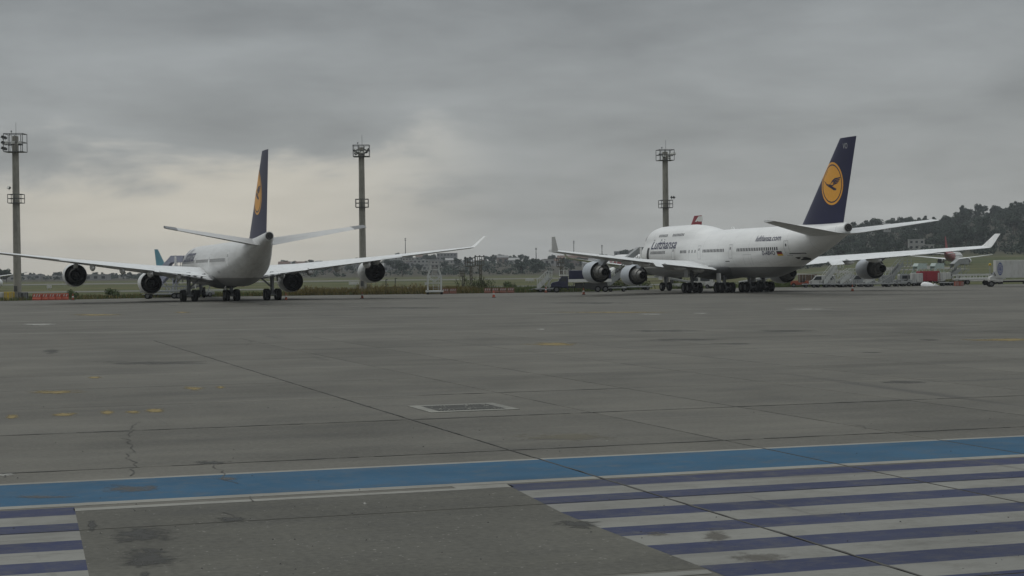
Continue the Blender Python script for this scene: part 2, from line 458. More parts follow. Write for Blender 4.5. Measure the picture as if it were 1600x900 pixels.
M_WMARK = stain_mat('worn_white_mark', (0.27, 0.265, 0.24), 0.95, 1.3)
M_FARST = stain_mat('old_oil_film', (0.05, 0.049, 0.045), 0.5, .5)
M_CRACK = mat('crack_dirt', (0.052, 0.05, 0.045), 0.9, var=0.3)

apron = thing('apron', '', 'x'); apron['kind'] = 'structure'
for k in ('label', 'category'): del apron[k]

def clip(poly, a0, a1, b0, b1):
    for ax, lim, sgn in ((0, a0, 1), (0, a1, -1), (1, b0, 1), (1, b1, -1)):
        outp = []
        for i in range(len(poly)):
            p, q = poly[i], poly[(i + 1) % len(poly)]
            dp, dq = sgn * (p[ax] - lim), sgn * (q[ax] - lim)
            if dp >= 0: outp.append(p)
            if dp * dq < 0:
                t = dp / (dp - dq); outp.append((p[0] + (q[0] - p[0]) * t, p[1] + (q[1] - p[1]) * t))
        poly = outp
        if len(poly) < 3: return []
    return poly

GAP = 0.032
rows = range(-2, 9)                 # rows of slabs modelled one by one, b = 17 .. 95 m
def cells_of(row):
    b1 = B0 + (row + 1) * SB
    hi = min(i for i, c in enumerate(COLS) if c > b1 * 0.70 + 15 or i == len(COLS) - 1)
    return 0, hi
ch = 0.012
def slab_mesh(wa):
    sb = MB(); x, y = wa / 2 - GAP / 2, SB / 2 - GAP / 2
    sb.add([(-x, -y, -0.05), (x, -y, -0.05), (x, y, -0.05), (-x, y, -0.05), (-x, -y, -ch), (x, -y, -ch), (x, y, -ch), (-x, y, -ch),
            (-x + ch, -y + ch, 0), (x - ch, -y + ch, 0), (x - ch, y - ch, 0), (-x + ch, y - ch, 0)],
           [(0, 1, 5, 4), (1, 2, 6, 5), (2, 3, 7, 6), (3, 0, 4, 7), (4, 5, 9, 8), (5, 6, 10, 9), (6, 7, 11, 10), (7, 4, 8, 11), (8, 9, 10, 11)])
    return sb.mesh('slab', M_SLAB)
SLAB_ME = {}
far = MB(); pit = MB()
FAR_EDGE = [(-900, 150), (-300, 200), (-71.6, 247), (-48, 264), (-22, 267), (0, 268), (14, 272), (22, 290), (60, 302), (400, 330), (900, 360)]
for r_ in rows:
    lo, hi = cells_of(r_)
    b0 = B0 + r_ * SB; b1 = b0 + SB
    for c in range(lo, hi):
        wa = round(COLS[c + 1] - COLS[c], 3)
        if wa not in SLAB_ME: SLAB_ME[wa] = slab_mesh(wa)
        o = bpy.data.objects.new('slab', SLAB_ME[wa]); COL.objects.link(o)
        o.parent = apron; o['half_width'] = wa / 2
        o.location = ab((COLS[c] + COLS[c + 1]) / 2, b0 + SB / 2); o.rotation_euler = (0, 0, -HG)
    al, ar = COLS[lo], COLS[hi]
    pit.add([ab(al, b0, -0.035), ab(ar, b0, -0.035), ab(ar, b1, -0.035), ab(al, b1, -0.035)], [(0, 1, 2, 3)])
    for a_, c_2 in ((-400, al), (ar, 500)):
        far.add([ab(a_, b0), ab(c_2, b0), ab(c_2, b1), ab(a_, b1)], [(0, 1, 2, 3)])
bN, bF = B0 + rows[0] * SB, B0 + (rows[-1] + 1) * SB
far.add([ab(-400, -160), ab(500, -160), ab(500, bN), ab(-400, bN)], [(0, 1, 2, 3)])
# beyond the last row out to the grass edge
near_line = [ab(-400 + i * 90, bF) for i in range(11)]
fp = [ab(-400, bF), ab(500, bF)] + [(px, py, 0) for px, py in reversed(FAR_EDGE)]
far.add(fp, [list(range(len(fp)))])
pit.build('joint_bed', M_JOINT, apron, fix=False)
far.build('far_concrete', M_APRON, apron, fix=False)

def slab_cells():
    for r_ in rows:
        lo, hi = cells_of(r_)
        for c in range(lo, hi):
            yield COLS[c] + GAP / 2, COLS[c + 1] - GAP / 2, B0 + r_ * SB + GAP / 2, B0 + (r_ + 1) * SB - GAP / 2
CELLS = list(slab_cells())

def paint(name, poly, m, z=0.004):
    """A painted sheet (polygon in grid metres), interrupted by the slab joints."""
    mb = MB()
    lo = [min(p[i] for p in poly) for i in (0, 1)]; hi_ = [max(p[i] for p in poly) for i in (0, 1)]
    for a0, a1, b0, b1 in CELLS:
        if a1 < lo[0] or a0 > hi_[0] or b1 < lo[1] or b0 > hi_[1]: continue
        q = clip(poly, a0 + 0.012, a1 - 0.012, b0 + 0.012, b1 - 0.012)
        if q: mb.add([ab(p[0], p[1], z) for p in q], [list(range(len(q)))])
    if mb.f: return mb.build(name, m, apron, fix=False)

mb = MB(); rj = random.Random(3); zb = 9.7
while zb < 95:
    wj = 0.012 + 0.022 * rj.random() ** 2; off = rj.gauss(0, .008)
    mb.v += [ab(A0 + off - wj, zb, 0.0095), ab(A0 + off + wj, zb, 0.0095)]
    k = len(mb.v) - 2
    if k: mb.f.append([k - 2, k - 1, k + 1, k]); mb.m.append(0)
    zb += 0.35
mb.build('joint_seal', M_JOINT, apron, fix=False)
M_SOIL = mat('soiled_joint', (0.062, 0.06, 0.053), 0.9, var=0.4, scale=0.6)
for bj, a0_, a1_ in ((B0 + SB, -8.0, 44.0), (B0 + 2 * SB, -8.0, 44.0), (B0 + 3 * SB, 13.0, 20.0)):
    aj = a0_; mb = MB(); new = True
    while aj < a1_:
        gapped = rj.random() < .07
        wj = .02 + .06 * rj.random() ** 1.5; off = rj.gauss(0, .012)
        mb.v += [ab(aj, bj + off - wj, .0092), ab(aj, bj + off + wj, .0092)]
        k = len(mb.v) - 2
        if k and not new: mb.f.append([k - 2, k, k + 1, k - 1]); mb.m.append(0)
        new = gapped; aj += .3
    mb.build('joint_seal', M_SOIL, apron, fix=False)
# sky-blue lane with its white edges
aL, aR = -13.5, 58.0
paint('blue_lane', [(aL, 28.24), (aR, 28.20), (aR, 31.08), (aL, 31.14)], M_PBLUE)
paint('lane_edge_line', [(aL, 31.14), (aR, 31.08), (aR, 31.28), (aL, 31.36)], M_PLINE)
paint('lane_edge_line', [(aL, 27.93), (aR, 27.78), (aR, 28.20), (aL, 28.24)], M_PLINE)
paint('bay_edge_line', [(1.83, 27.28), (8.0, 27.36), (8.0, 27.60), (1.83, 27.58)], M_PLINE)
paint('bay_edge_line', [(8.0, 27.36), (8.95, 27.42), (8.95, 27.93), (8.0, 27.90)], M_PLINE)
# stripes of the no-parking field on both sides of the bay
ed = [27.75, 26.86, 25.97, 25.13, 24.28, 23.43, 22.58, 21.75, 20.92, 20.09, 19.26, 18.43, 17.6, 16.77, 15.94, 15.11, 14.28]
def bay_r(b): return 8.93 if b > 27.6 else 8.62 + max(0.0, (b - 24.0)) * 0.08
def bay_l(b): return 1.84 - (27.3 - b) * 0.042
for i in range(len(ed) - 1):
    t1, t0 = ed[i], ed[i + 1]
    if i % 2 == 1: t1 += 0.01; t0 -= 0.01
    else: t1 -= 0.01; t0 += 0.01
    m_ = M_PVIOLET if i % 2 == 0 else M_PWHITE
    nm = 'dull_blue_stripe' if i % 2 == 0 else 'white_stripe'
    paint(nm, [(bay_r(t0), t0), (aR, t0), (aR, t1), (bay_r(t1), t1)], m_)
    paint(nm, [(aL, t0), (bay_l(t0), t0), (bay_l(t1), t1), (aL, t1)], m_)
paint('bare_bay', [(bay_l(19.1), 19.1), (bay_r(19.1), 19.1), (bay_r(27.3), 27.3), (bay_l(27.25), 27.25)], M_BAY, 0.003)
paint('bay_edge_line', [(5.2, 18.7), (8.55, 18.7), (8.6, 18.96), (5.2, 18.96)], M_PWHITE, 0.006)

def blob(name, u, v, ru, rv, m, z=0.007, n=26, jag=0.25, seed=0):
    """Irregular flat patch round the ground point of a pixel; ru, rv are half-sizes in pixels."""
    rnd = random.Random(seed + int(u * 7 + v))
    mb = MB(); pts = []; uv = []
    for i in range(n):
        th = 2 * math.pi * i / n; k = 1 - jag * rnd.random()
        g = G(u + ru * math.cos(th) * k, v + rv * math.sin(th) * k); pts.append((g.x, g.y, z))
    c = Vector(G(u, v)); pts.append((c.x, c.y, z))
    mb.add(pts, [(i, (i + 1) % n, n) for i in range(n)])
    o = mb.build(name, m, apron, fix=True)
    uvl = o.data.uv_layers.new(name='UVMap')
    for lp in o.data.loops:
        i = lp.vertex_index
        uvl.data[lp.index].uv = (0.5, 0.5) if i == n else (0.5 + 0.5 * math.cos(2 * math.pi * i / n), 0.5 + 0.5 * math.sin(2 * math.pi * i / n))
    return o

for (u, v, ru, rv) in ((222, 836, 60, 16), (232, 872, 50, 22), (144, 821, 8, 13), (226, 899, 12, 9), (905, 820, 42, 8), (360, 812, 26, 6),
                       (1078, 531, 55, 2.2), (1150, 537, 42, 1.8), (1415, 597, 34, 3), (1450, 531, 20, 1.8), (230, 567, 90, 4), (920, 473.5, 78, 1.6),
                       (1360, 551, 24, 1.4), (330, 723, 30, 4), (1235, 517, 60, 2), (80, 549, 16, 5), (1040, 517, 80, 2.5), (640, 481, 90, 1.2)):
    blob('oil_stain', u, v, ru * 1.3, rv * (1.0 if v > 700 else 1.1), M_STAIN if v > 700 else M_FARST)
for (u, v, ru, rv) in ((205, 764, 62, 8), (60, 777, 80, 3), (355, 748, 26, 4), (1120, 838, 34, 14), (1185, 872, 60, 12), (1030, 835, 30, 5)):
    blob('scuff_mark', u, v, ru, rv, M_SCUFF)
M_SAND = stain_mat('sand_film', (0.135, 0.12, 0.08), 0.55, .9)
blob('sand_mark', 890, 683, 130, 8, M_SAND)
for (u, v, ru, rv) in ((100, 648, 26, 5), (167, 645, 18, 6), (205, 644, 20, 4), (243, 642, 24, 5), (18, 652, 16, 5), (302, 607, 26, 4), (345, 605, 12, 3),
                       (147, 590, 14, 3), (862, 538, 56, 3.6), (90, 613, 60, 4), (150, 492, 60, 2), (285, 488, 20, 1.5), (1575, 531, 90, 3), (960, 488, 150, 1.3)):
    blob('faded_yellow_mark', u, v, ru, rv, M_YMARK, 0.005, jag=0.3)
for (u, v, ru, rv) in ((1018, 491, 34, 1.3), (1094, 489.5, 24, 1.0), (1262, 483, 60, 1.3), (845, 514.5, 14, 1.2), (62, 507, 42, 2.4), (948, 689, 9, 1.2), (570, 787, 7, 3), (8, 742, 26, 4)):
    blob('faded_white_mark', u, v, ru, rv, M_WMARK, 0.005, jag=0.3)
# long faint guide lines across the far apron
for k, (va, vb, m_, hw) in enumerate(((503, 489, M_PPALE, 0.35), (497, 485.5, M_STAIN, 0.25), (522, 505, M_PPALE, 0.2), (512, 497, M_STAIN, 0.3))):
    if m_ is M_STAIN: continue
    p0, p1 = G(0, va), G(900, vb)
    d = (p1 - p0).normalized(); nrm = Vector((-d.y, d.x, 0)) * hw
    mb = MB(); mb.add([p0 - nrm + Vector((0, 0, .004)), p1 - nrm + Vector((0, 0, .004)), p1 + nrm + Vector((0, 0, .004)), p0 + nrm + Vector((0, 0, .004))], [(0, 1, 2, 3)])
    mb.build('faded_guide_line', m_, apron, fix=False)

def crack(pts, wd=0.03, seed=1, z=0.0085):
    rnd = random.Random(seed); mb = MB(); ln = []
    g = [G(*p) for p in pts]
    for i in range(len(g) - 1):
        n = max(2, int((g[i + 1] - g[i]).length / 0.25))
        for k in range(n):
            q = g[i].lerp(g[i + 1], k / n); ln.append(Vector((q.x + rnd.gauss(0, 0.05), q.y + rnd.gauss(0, 0.05), z)))
    ln.append(Vector((g[-1].x, g[-1].y, z)))
    for i, q in enumerate(ln):
        d = (ln[min(i + 1, len(ln) - 1)] - ln[max(i - 1, 0)]).normalized(); nrm = Vector((-d.y, d.x, 0)) * wd * .36 * (0.3 + rnd.random())
        mb.v += [tuple(q - nrm), tuple(q + nrm)]
        if i: k = 2 * i; mb.f.append([k - 2, k - 1, k + 1, k]); mb.m.append(0)
    mb.build('crack', M_CRACK, apron)
crack([(212, 660), (200, 690), (214, 702), (197, 716), (217, 728), (203, 744)], 0.035, 2)
crack([(333, 728), (345, 738), (352, 748), (372, 756)], 0.03, 3)
crack([(390, 776), (396, 784)], 0.03, 4)
crack([(355, 800), (372, 808), (352, 812)], 0.03, 5)
crack([(2, 741), (22, 740), (8, 746)], 0.035, 6)
crack([(178, 850), (205, 846), (232, 838), (262, 836)], 0.03, 7)
crack([(190, 884), (212, 872), (226, 884), (262, 880)], 0.03, 8)
crack([(1340, 664), (1352, 670)], 0.04, 9)
crack([(385, 540), (396, 532)], 0.05, 10)
# scattered grit and pebbles
rnd = random.Random(5)
gm = MB()
for _ in range(150):
    u = rnd.uniform(-20, 1620); v = 560 + 345 * rnd.random() ** 0.8
    q = G(u, v); s0 = rnd.uniform(0.006, 0.02)
    gm.add([(q.x - s0, q.y - s0, 0.002), (q.x + s0, q.y - s0 * .6, 0.002), (q.x + s0 * .3, q.y + s0, 0.002), (q.x, q.y, s0 * 0.9 + .002)], [(0, 1, 3), (1, 2, 3), (2, 0, 3)])
gm.build('loose_grit', M_CHAS, apron, kind='stuff')

# drain: pale kerb frame, dark bed and bars
gr_o = [(640, 636), (755, 630.5), (808, 639), (680, 645)]
gw, gl = 2.38, 2.35
gc = Vector((12.85, 43.65))
drain = thing('drain_grate', 'square drain grate set in a pale concrete frame in the apron', 'drain', ab(gc.x, gc.y, 0.0), -HG)
mb = MB()
for sx in (-1, 1):
    mb.box((sx * (gw / 2 - 0.14), 0, 0.004), (0.28, gl, 0.03))
    mb.box((0, sx * (gl / 2 - 0.15), 0.004), (gw - 0.56, 0.3, 0.03))
mb.build('frame', M_PFRAME, drain)
mb = MB(); mb.box((0, 0, -0.002), (gw - 0.56, gl - 0.6, 0.016)); mb.build('pit', M_BLACK, drain)
M_GRATE = mat('grate_iron', (0.10, 0.10, 0.09), 0.6, 0.3, var=0.5, scale=2)
lm = MB(); rl = random.Random(4)
for _ in range(26):
    lx, ly, ls = rl.uniform(-.85, .85), rl.uniform(-.85, .85), rl.uniform(.02, .07)
    lm.add([(lx - ls, ly - ls, .026), (lx + ls, ly - ls * .6, .026), (lx + ls * .4, ly + ls, .026), (lx, ly, .026 + ls * .5)], [(0, 1, 3), (1, 2, 3), (2, 0, 3)])
lm.build('litter', M_PFRAME, drain, kind='stuff')
bar_me = None
for i in range(22):
    mb = MB(); mb.box((0, 0, 0), (0.035, gl - 0.62, 0.02))
    if bar_me is None: bar_me = mb.mesh('grate_bar', M_GRATE)
    o = bpy.data.objects.new('grate_bar', bar_me); COL.objects.link(o); o.parent = drain
    o.location = (-(gw - 0.6) / 2 + i * (gw - 0.6) / 21, 0, 0.014)

# ------------------------------------------------------------------ terrain
def gh(x, y):
    x = np.asarray(x, float); y = np.asarray(y, float)
    px = 800 + F * x / np.maximum(y, 50)
    wob = 1 + 0.25 * np.sin(px * 0.013 + y * 0.003) + 0.15 * np.sin(px * 0.031 + 1.3)
    rise = 9.0 * smoothstep(1180, 1450, px) * smoothstep(480, 1050, y)
    hill = 21.0 * smoothstep(1120, 1370, px) * smoothstep(950, 1500, y) + 8.0 * smoothstep(1470, 1530, px) * smoothstep(1000, 1450, y)
    mid = 11.0 * smoothstep(320, 450, px) * (1 - 0.6 * smoothstep(1150, 1250, px)) * smoothstep(900, 2000, y) * wob
    midr = 3.0 * smoothstep(840, 1000, px) * smoothstep(1000, 1900, y)
    return -0.06 + np.where(y > 300, rise + hill + mid + midr, 0)

M_GRASS = bpy.data.materials.new('airfield_grass'); M_GRASS.use_nodes = True
t = NT(M_GRASS.node_tree); bs = M_GRASS.node_tree.nodes['Principled BSDF']
pos = t.n('ShaderNodeNewGeometry').outputs['Position']
n1 = t.noise(t.vm('MULTIPLY', pos, (0.35, 1.0, 1.0)), 0.03, 6, 0.65); n2 = t.noise(pos, 0.6, 5, 0.7)
c = t.mix(t.mr(n1, 0.38, 0.62), rgb(0.045, 0.062, 0.022), rgb(0.115, 0.105, 0.048))
f = t.mr(n2, 0.25, 0.75, 0.7, 1.3)
c = t.vm('MULTIPLY', c, t.comb(f, f, f))
px_, py_, pz_ = t.xyz(pos)
c = t.mix(t.mr(t.m('ADD', py_, t.m('MULTIPLY', n1, 300.0)), 1000, 1250, 0.0, 1.0), c, rgb(0.058, 0.053, 0.040))
t.put(bs.inputs['Base Color'], c); bs.inputs['Roughness'].default_value = 0.95; bs.inputs['Specular IOR Level'].default_value = 0.1
ys = np.concatenate([np.array([-400, 0, 150]), np.linspace(200, 700, 12), np.geomspace(760, 3900, 40)])
xs = np.linspace(-1, 1, 121)
vv = []; ff = []
for yy in ys:
    hwid = 950 if yy < 700 else min(3900, yy * 0.75 + 450)
    for q in xs:
        xx = q * hwid
        z = float(gh(xx, yy))
        if yy < 700: z = min(z, 4.0) if yy > 300 else -0.06
        vv.append((xx, yy, z))
nX = len(xs)
for i in range(len(ys) - 1):
    for j in range(nX - 1):
        a = i * nX + j; ff.append((a, a + 1, a + nX + 1, a + nX))
mb = MB(); mb.v = vv; mb.f = [list(q) for q in ff]; mb.m = [0] * len(ff)
terrain = mb.build('grass_terrain', M_GRASS, None, smooth=60, kind='structure', fix=False)

M_TAXI = mat('taxiway_asphalt', (0.125, 0.122, 0.105), 0.9, var=0.15, scale=0.05)
def strip(name, y0, y1, x0, x1, tilt=0.0, n=40):
    mb = MB()
    for i in range(n + 1):
        xx = x0 + (x1 - x0) * i / n
        for yy in (y0 + tilt * xx, y1 + tilt * xx):
            mb.v.append((xx, yy, float(gh(xx, yy)) + 0.05))
        if i: k = 2 * i; mb.f.append([k - 2, k, k + 1, k - 1]); mb.m.append(0)
    return mb.build(name, M_TAXI, None, kind='structure', fix=False)
strip('taxiway', 360, 386, -300, 130, 0.03)
strip('runway', 640, 720, -500, 170, 0.02)
strip('service_road', 304, 313, -250, 14, 0.08)

# ------------------------------------------------------------------ aircraft
def pchip(xs_, ys_, x):
    xs_, ys_ = np.asarray(xs_, float), np.asarray(ys_, float)
    h = np.diff(xs_); d = np.diff(ys_) / h; m = np.zeros_like(xs_)
    for i in range(1, len(xs_) - 1):
        if d[i - 1] * d[i] > 0: m[i] = 2 * d[i - 1] * d[i] / (d[i - 1] + d[i])
    m[0], m[-1] = d[0], d[-1]
    i = np.clip(np.searchsorted(xs_, x) - 1, 0, len(h) - 1); t_ = (x - xs_[i]) / h[i]
    return ((1 + 2 * t_) * (1 - t_) ** 2 * ys_[i] + t_ * (1 - t_) ** 2 * h[i] * m[i] + t_ ** 2 * (3 - 2 * t_) * ys_[i + 1] + t_ ** 2 * (t_ - 1) * h[i] * m[i + 1])

def foil_t(c, tau): return 5 * tau * (0.2969 * math.sqrt(c) - 0.126 * c - 0.3516 * c * c + 0.2843 * c ** 3 - 0.1036 * c ** 4)
CS = [0.0, 0.015, 0.06, 0.15, 0.3, 0.45, 0.6, 0.75, 0.88, 1.0]


class Airliner:
    def __init__(s, spec, x0=30.0): s.sp = spec; s.x0 = x0
    def V(s, x, y, z): return Vector((y, s.x0 - x, z))
    def lobes(s, x):
        st = s.sp['body']; X = [q[0] for q in st]
        x = min(max(x, X[0]), X[-1])
        L = [tuple(float(pchip(X, [q[k] for q in st], x)) for k in (1, 2, 3))]
        hp = s.sp.get('hump')
        if hp:
            XH = [q[0] for q in hp]
            if XH[0] <= x <= XH[-1]: L.append(tuple(float(pchip(XH, [q[k] for q in hp], x)) for k in (1, 2, 3)))
        return L
    def hw(s, x, z):
        b = 0.02
        for zc, rx, rz in s.lobes(x):
            k = 1 - ((z - zc) / rz) ** 2
            if k > 0: b = max(b, rx * math.sqrt(k))
        return b
    def ring(s, x, n=40):
        L = s.lobes(x); zc, rx, rz = L[0]; pts = []
        for j in range(n):
            th = 2 * math.pi * j / n; cy, sz = math.cos(th), math.sin(th)
            r = 1 / math.sqrt((cy / rx) ** 2 + (sz / rz) ** 2)
            if len(L) > 1:
                z2, a2, b2 = L[1]; dz_ = zc - z2
                A = (cy / a2) ** 2 + (sz / b2) ** 2; B = 2 * dz_ * sz / b2 ** 2; C = (dz_ / b2) ** 2 - 1
                D = B * B - 4 * A * C
                if D > 0: r = max(r, (-B + math.sqrt(D)) / (2 * A))
            pts.append(s.V(x, r * cy, zc + r * sz))
        return pts
    def patch(s, mb, x0, x1, z0, z1, off, side=-1, nx=1, nz=1, mi=0):
        P_ = [[s.V(x0 + (x1 - x0) * i / nx, side * (s.hw(x0 + (x1 - x0) * i / nx, z0 + (z1 - z0) * k / nz) + off), z0 + (z1 - z0) * k / nz) for i in range(nx + 1)] for k in range(nz + 1)]
        for k in range(nz):
            for i in range(nx):
                mb.add([P_[k][i], P_[k][i + 1], P_[k + 1][i + 1], P_[k + 1][i]], [(0, 1, 2, 3)], mi)
    def lettering(s, name, body, xa, za, width, height, m, parent, side=-1, off=0.03, bold=0.0, shear=0.0):
        pts, fs, wd = text_mesh(body, 1.0, bold, shear, 0.15)
        mb = MB()
        hmax = max(p[1] for p in pts)
        mb.add([s.V(xa + p[0] / wd * width, side * (s.hw(xa + p[0] / wd * width, za + p[1] / hmax * height) + off), za + p[1] / hmax * height) for p in pts], fs)
        return mb.build(name, m, parent, fix=False)
    def wing_at(s, key, y):
        S = s.sp[key]
        ya = [q[1] for q in S]
        return [float(np.interp(y, ya, [q[k] for q in S])) for k in (0, 2, 3, 4)]
    def foil_loft(s, secs, side):
        """secs: (xle, y, z, chord, tau, twist, normal_y, normal_z)"""
        rings = []
        for (xl, y, z, c, tau, tw, ny, nz) in secs:
            up, lo_ = [], []
            for q in CS:
                tt = foil_t(q, tau) * c; zz = -tw * (q - 0.3) * c
                up.append(s.V(xl + q * c, side * (y + ny * (tt + zz)), z + nz * (tt * 1.15 + zz)))
                lo_.append(s.V(xl + q * c, side * (y + ny * (-tt * 0.85 + zz)), z + nz * (-tt * 0.85 + zz)))
            rings.append(up + lo_[::-1][1:-1])
        mb = MB(); mb.loft(rings); return mb
    def build(s, name, label, cat, loc, H, sc=1.0, group=None):
        sp = s.sp
        root = thing(name, label, cat, loc, -H, group, sc)
        s.root = root
        # fuselage
        xs_ = np.unique(np.concatenate([np.linspace(0, 1, 6) ** 1.6 * 6 + sp['body'][0][0], np.linspace(6, sp['body'][-1][0], 64)]))
        mb = MB(); mb.loft([s.ring(x, sp.get('n', 40)) for x in xs_])
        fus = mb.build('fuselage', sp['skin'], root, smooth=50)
        # belly fairing
        if 'fairing' in sp:
            xa, xb, zt, hwid, zb = sp['fairing']
            mb = MB(); rings = []
            for i in range(13):
                q = i / 12; k = max(0.02, math.sin(math.pi * min(1, max(0, q))) ** 0.55)
                x = xa + (xb - xa) * q
                rings.append([s.V(x, hwid * (0.55 + 0.45 * k) * math.cos(a_), zt + (zt - zb) * k * math.sin(a_) * (1 if math.sin(a_) < 0 else 0.2)) for a_ in np.linspace(0, 2 * math.pi, 20, endpoint=False)])
            mb.loft(rings); mb.build('belly_fairing', sp['belly_mat'], root, smooth=50)
        # tail cone outlet
        xe, zc, rx, rz = sp['body'][-1]
        mb = MB(); mb.lathe([(0, rx * 0.82), (0.25, rx * 0.8), (0.25, rx * 0.55), (-0.4, rx * 0.5)], s.V(xe - 0.05, 0, zc), (0, -1, 0), 18, cap0=True, cap1=True)
        mb.build('exhaust_outlet', M_COREK if not sp.get('dark_outlet') else M_DARK, root, smooth=40)
        mb = MB(); mb.lathe([(0, rx * 0.5), (0.02, rx * 0.5)], s.V(xe + 0.19, 0, zc), (0, -1, 0), 14); mb.build('outlet_bore', M_DARK, root)
        # wings
        for side in (-1, 1):
            S = [q + (0, 0, 1) if len(q) == 5 else q for q in sp['wing']]
            wmb = s.foil_loft([(q[0], q[1], q[2], q[3], q[4], sp['twists'][k] if 'twists' in sp else 0.03, 0, 1) for k, q in enumerate(sp['wing'])], side)
            wo = wmb.build('wing', sp.get('wing_mat', M_WINGTOP), root, smooth=40)
            if 'winglet' in sp:
                xl, y, z, c, tau = sp['wing'][-1]
                wx, wy, wz, wc = sp['winglet']
                ln = math.hypot(wy, wz); ny, nz = -wz / ln, wy / ln
                mb = s.foil_loft([(xl + 0.25 * c, y - 0.02, z, c * 0.75, 0.09, 0, ny * .6, max(nz, .3)), (xl + 0.45 * c, y + wy * 0.2, z + wz * 0.2, c * 0.62, 0.08, 0, ny, nz), (xl + wx, y + wy, z + wz, wc, 0.07, 0, ny, nz)], side)
                mb.build('winglet', sp.get('winglet_mat', M_WHITE), wo, smooth=40)
            for yf in sp.get('fairings', ()):
                xl, z, c, tau = s.wing_at('wing', yf)
                mb = MB(); rings = []
                L_ = min(c * 0.62, 4.6); xs0 = xl + c * 1.0 + 0.9 - L_
                for q, r in ((0, 0.05), (0.12, 0.18), (0.35, 0.3), (0.6, 0.33), (0.8, 0.27), (0.93, 0.15), (1, 0.03)):
                    r *= sp.get('fair_r', 1.0)
                    rings.append([s.V(xs0 + L_ * q, side * (yf + 0.8 * r * math.cos(a_)), z - 0.42 - 0.12 * q + 1.15 * r * math.sin(a_)) for a_ in np.linspace(0, 2 * math.pi, 10, endpoint=False)])
                mb.loft(rings); mb.build('flap_fairing', sp.get('fairing_mat', M_WHITE), wo, smooth=60)
            for (y0, y1, droop, gap) in sp.get('flaps', ()):
                secs = []
                for y in (y0, y1):
                    xl, z, c, tau = s.wing_at('wing', y)
                    cf = c * 0.16
                    secs.append((xl + c - cf * 0.35 + gap, y, z - 0.05 - cf * 0.30 * droop, cf, 0.12, droop, 0, 1))
                s.foil_loft(secs, side).build('flap', sp.get('wing_mat', M_WINGTOP), wo, smooth=40)
            so = s.foil_loft([(q[0], q[1], q[2], q[3], q[4], sp.get('htp_tw', 0), 0, 1) for q in sp['htp']], side).build('tailplane', sp.get('htp_mat', M_WINGTOP), root, smooth=40)
            # dark worn de-icing tip
            if sp.get('htp_tip'):
                q0 = sp['htp'][-1]; q1 = sp['htp'][-2]
                lerp = [q0[k] + (q1[k] - q0[k]) * 0.13 for k in range(5)]
                s.foil_loft([(lerp[0] - .02, lerp[1], lerp[2], lerp[3] * 1.03, lerp[4] * 1.15, sp.get('htp_tw', 0), 0, 1), (q0[0] - .02, q0[1] + .02, q0[2], q0[3] * 1.03, q0[4] * 1.15, sp.get('htp_tw', 0), 0, 1)], side).build('tip_cap', M_STRUT, so, smooth=40)
        # fin
        FN = sp['fin']          # (xle, z, chord, tau)
        rings = []
        for (xl, z, c, tau) in FN:
            a_ = [s.V(xl + q * c, -foil_t(q, tau) * c, z) for q in CS]; b_ = [s.V(xl + q * c, foil_t(q, tau) * c, z) for q in CS]
            rings.append(a_ + b_[::-1][1:-1])
        mb = MB(); mb.loft(rings)
        s.fin = mb.build('tail_fin', sp['fin_mat'], root, smooth=40)
        if sp.get('emblem'): s.emblem(*sp['emblem'])
        # engines
        for (x, y, z, Rm, L, kind) in sp['engines']:
            for side in (-1, 1): s.engine(x, side * y, z, Rm, L, kind)
        for g in sp['gear']: s.gear(*g)
        # cockpit glazing
        x0c, x1c, z0c, z1c = sp['cockpit']
        for side in (-1, 1):
            for i in range(3):
                mb = MB(); a_ = x0c + (x1c - x0c) * i / 3; b_ = x0c + (x1c - x0c) * (i + 0.88) / 3
                s.patch(mb, a_, b_, z0c + 0.12 * i, z1c + 0.1 * i, 0.02, side, 2, 2); mb.build('cockpit_window', M_WIN, root, fix=False)
        for rowspec in sp.get('windows', ()):
            xa, xb, pitch, z, ww, hh = rowspec
            for side in (-1, 1):
                mb = MB(); x = xa
                while x <= xb + 0.01:
                    s.patch(mb, x - ww / 2, x + ww / 2, z - hh / 2, z + hh / 2, 0.015, side); x += pitch
                mb.build('window_row', M_WIN, root, kind='stuff', fix=False)
        for (x, z0, wd, ht) in sp.get('doors', ()):
            for side in (-1, 1):
                mb = MB()
                e = 0.07
                for (xa, xb, za, zb) in ((x, x + e, z0, z0 + ht), (x + wd - e, x + wd, z0, z0 + ht), (x + e, x + wd - e, z0, z0 + e), (x + e, x + wd - e, z0 + ht - e, z0 + ht)):
                    s.patch(mb, xa, xb, za, zb, 0.014, side, 1, 4)
                s.patch(mb, x + e, x + wd - e, z0 + e, z0 + ht - e, 0.008, side, 2, 4, 1)
                d = mb.build('cabin_door', [M_GREY, M_WHITE], root, fix=False)
                mb = MB(); s.patch(mb, x + wd / 2 - 0.14, x + wd / 2 + 0.14, z0 + ht * 0.62, z0 + ht * 0.62 + 0.34, 0.02, side); mb.build('door_window', M_WIN, d, fix=False)
        return root
    def fin_half(s, x, z):
        Z = [q[1] for q in s.sp['fin']]
        xl, c, tau = (float(np.interp(z, Z, [q[k] for q in s.sp['fin']])) for k in (0, 2, 3))
        q = (x - xl) / c
        return foil_t(min(max(q, 0.0), 1.0), tau) * c
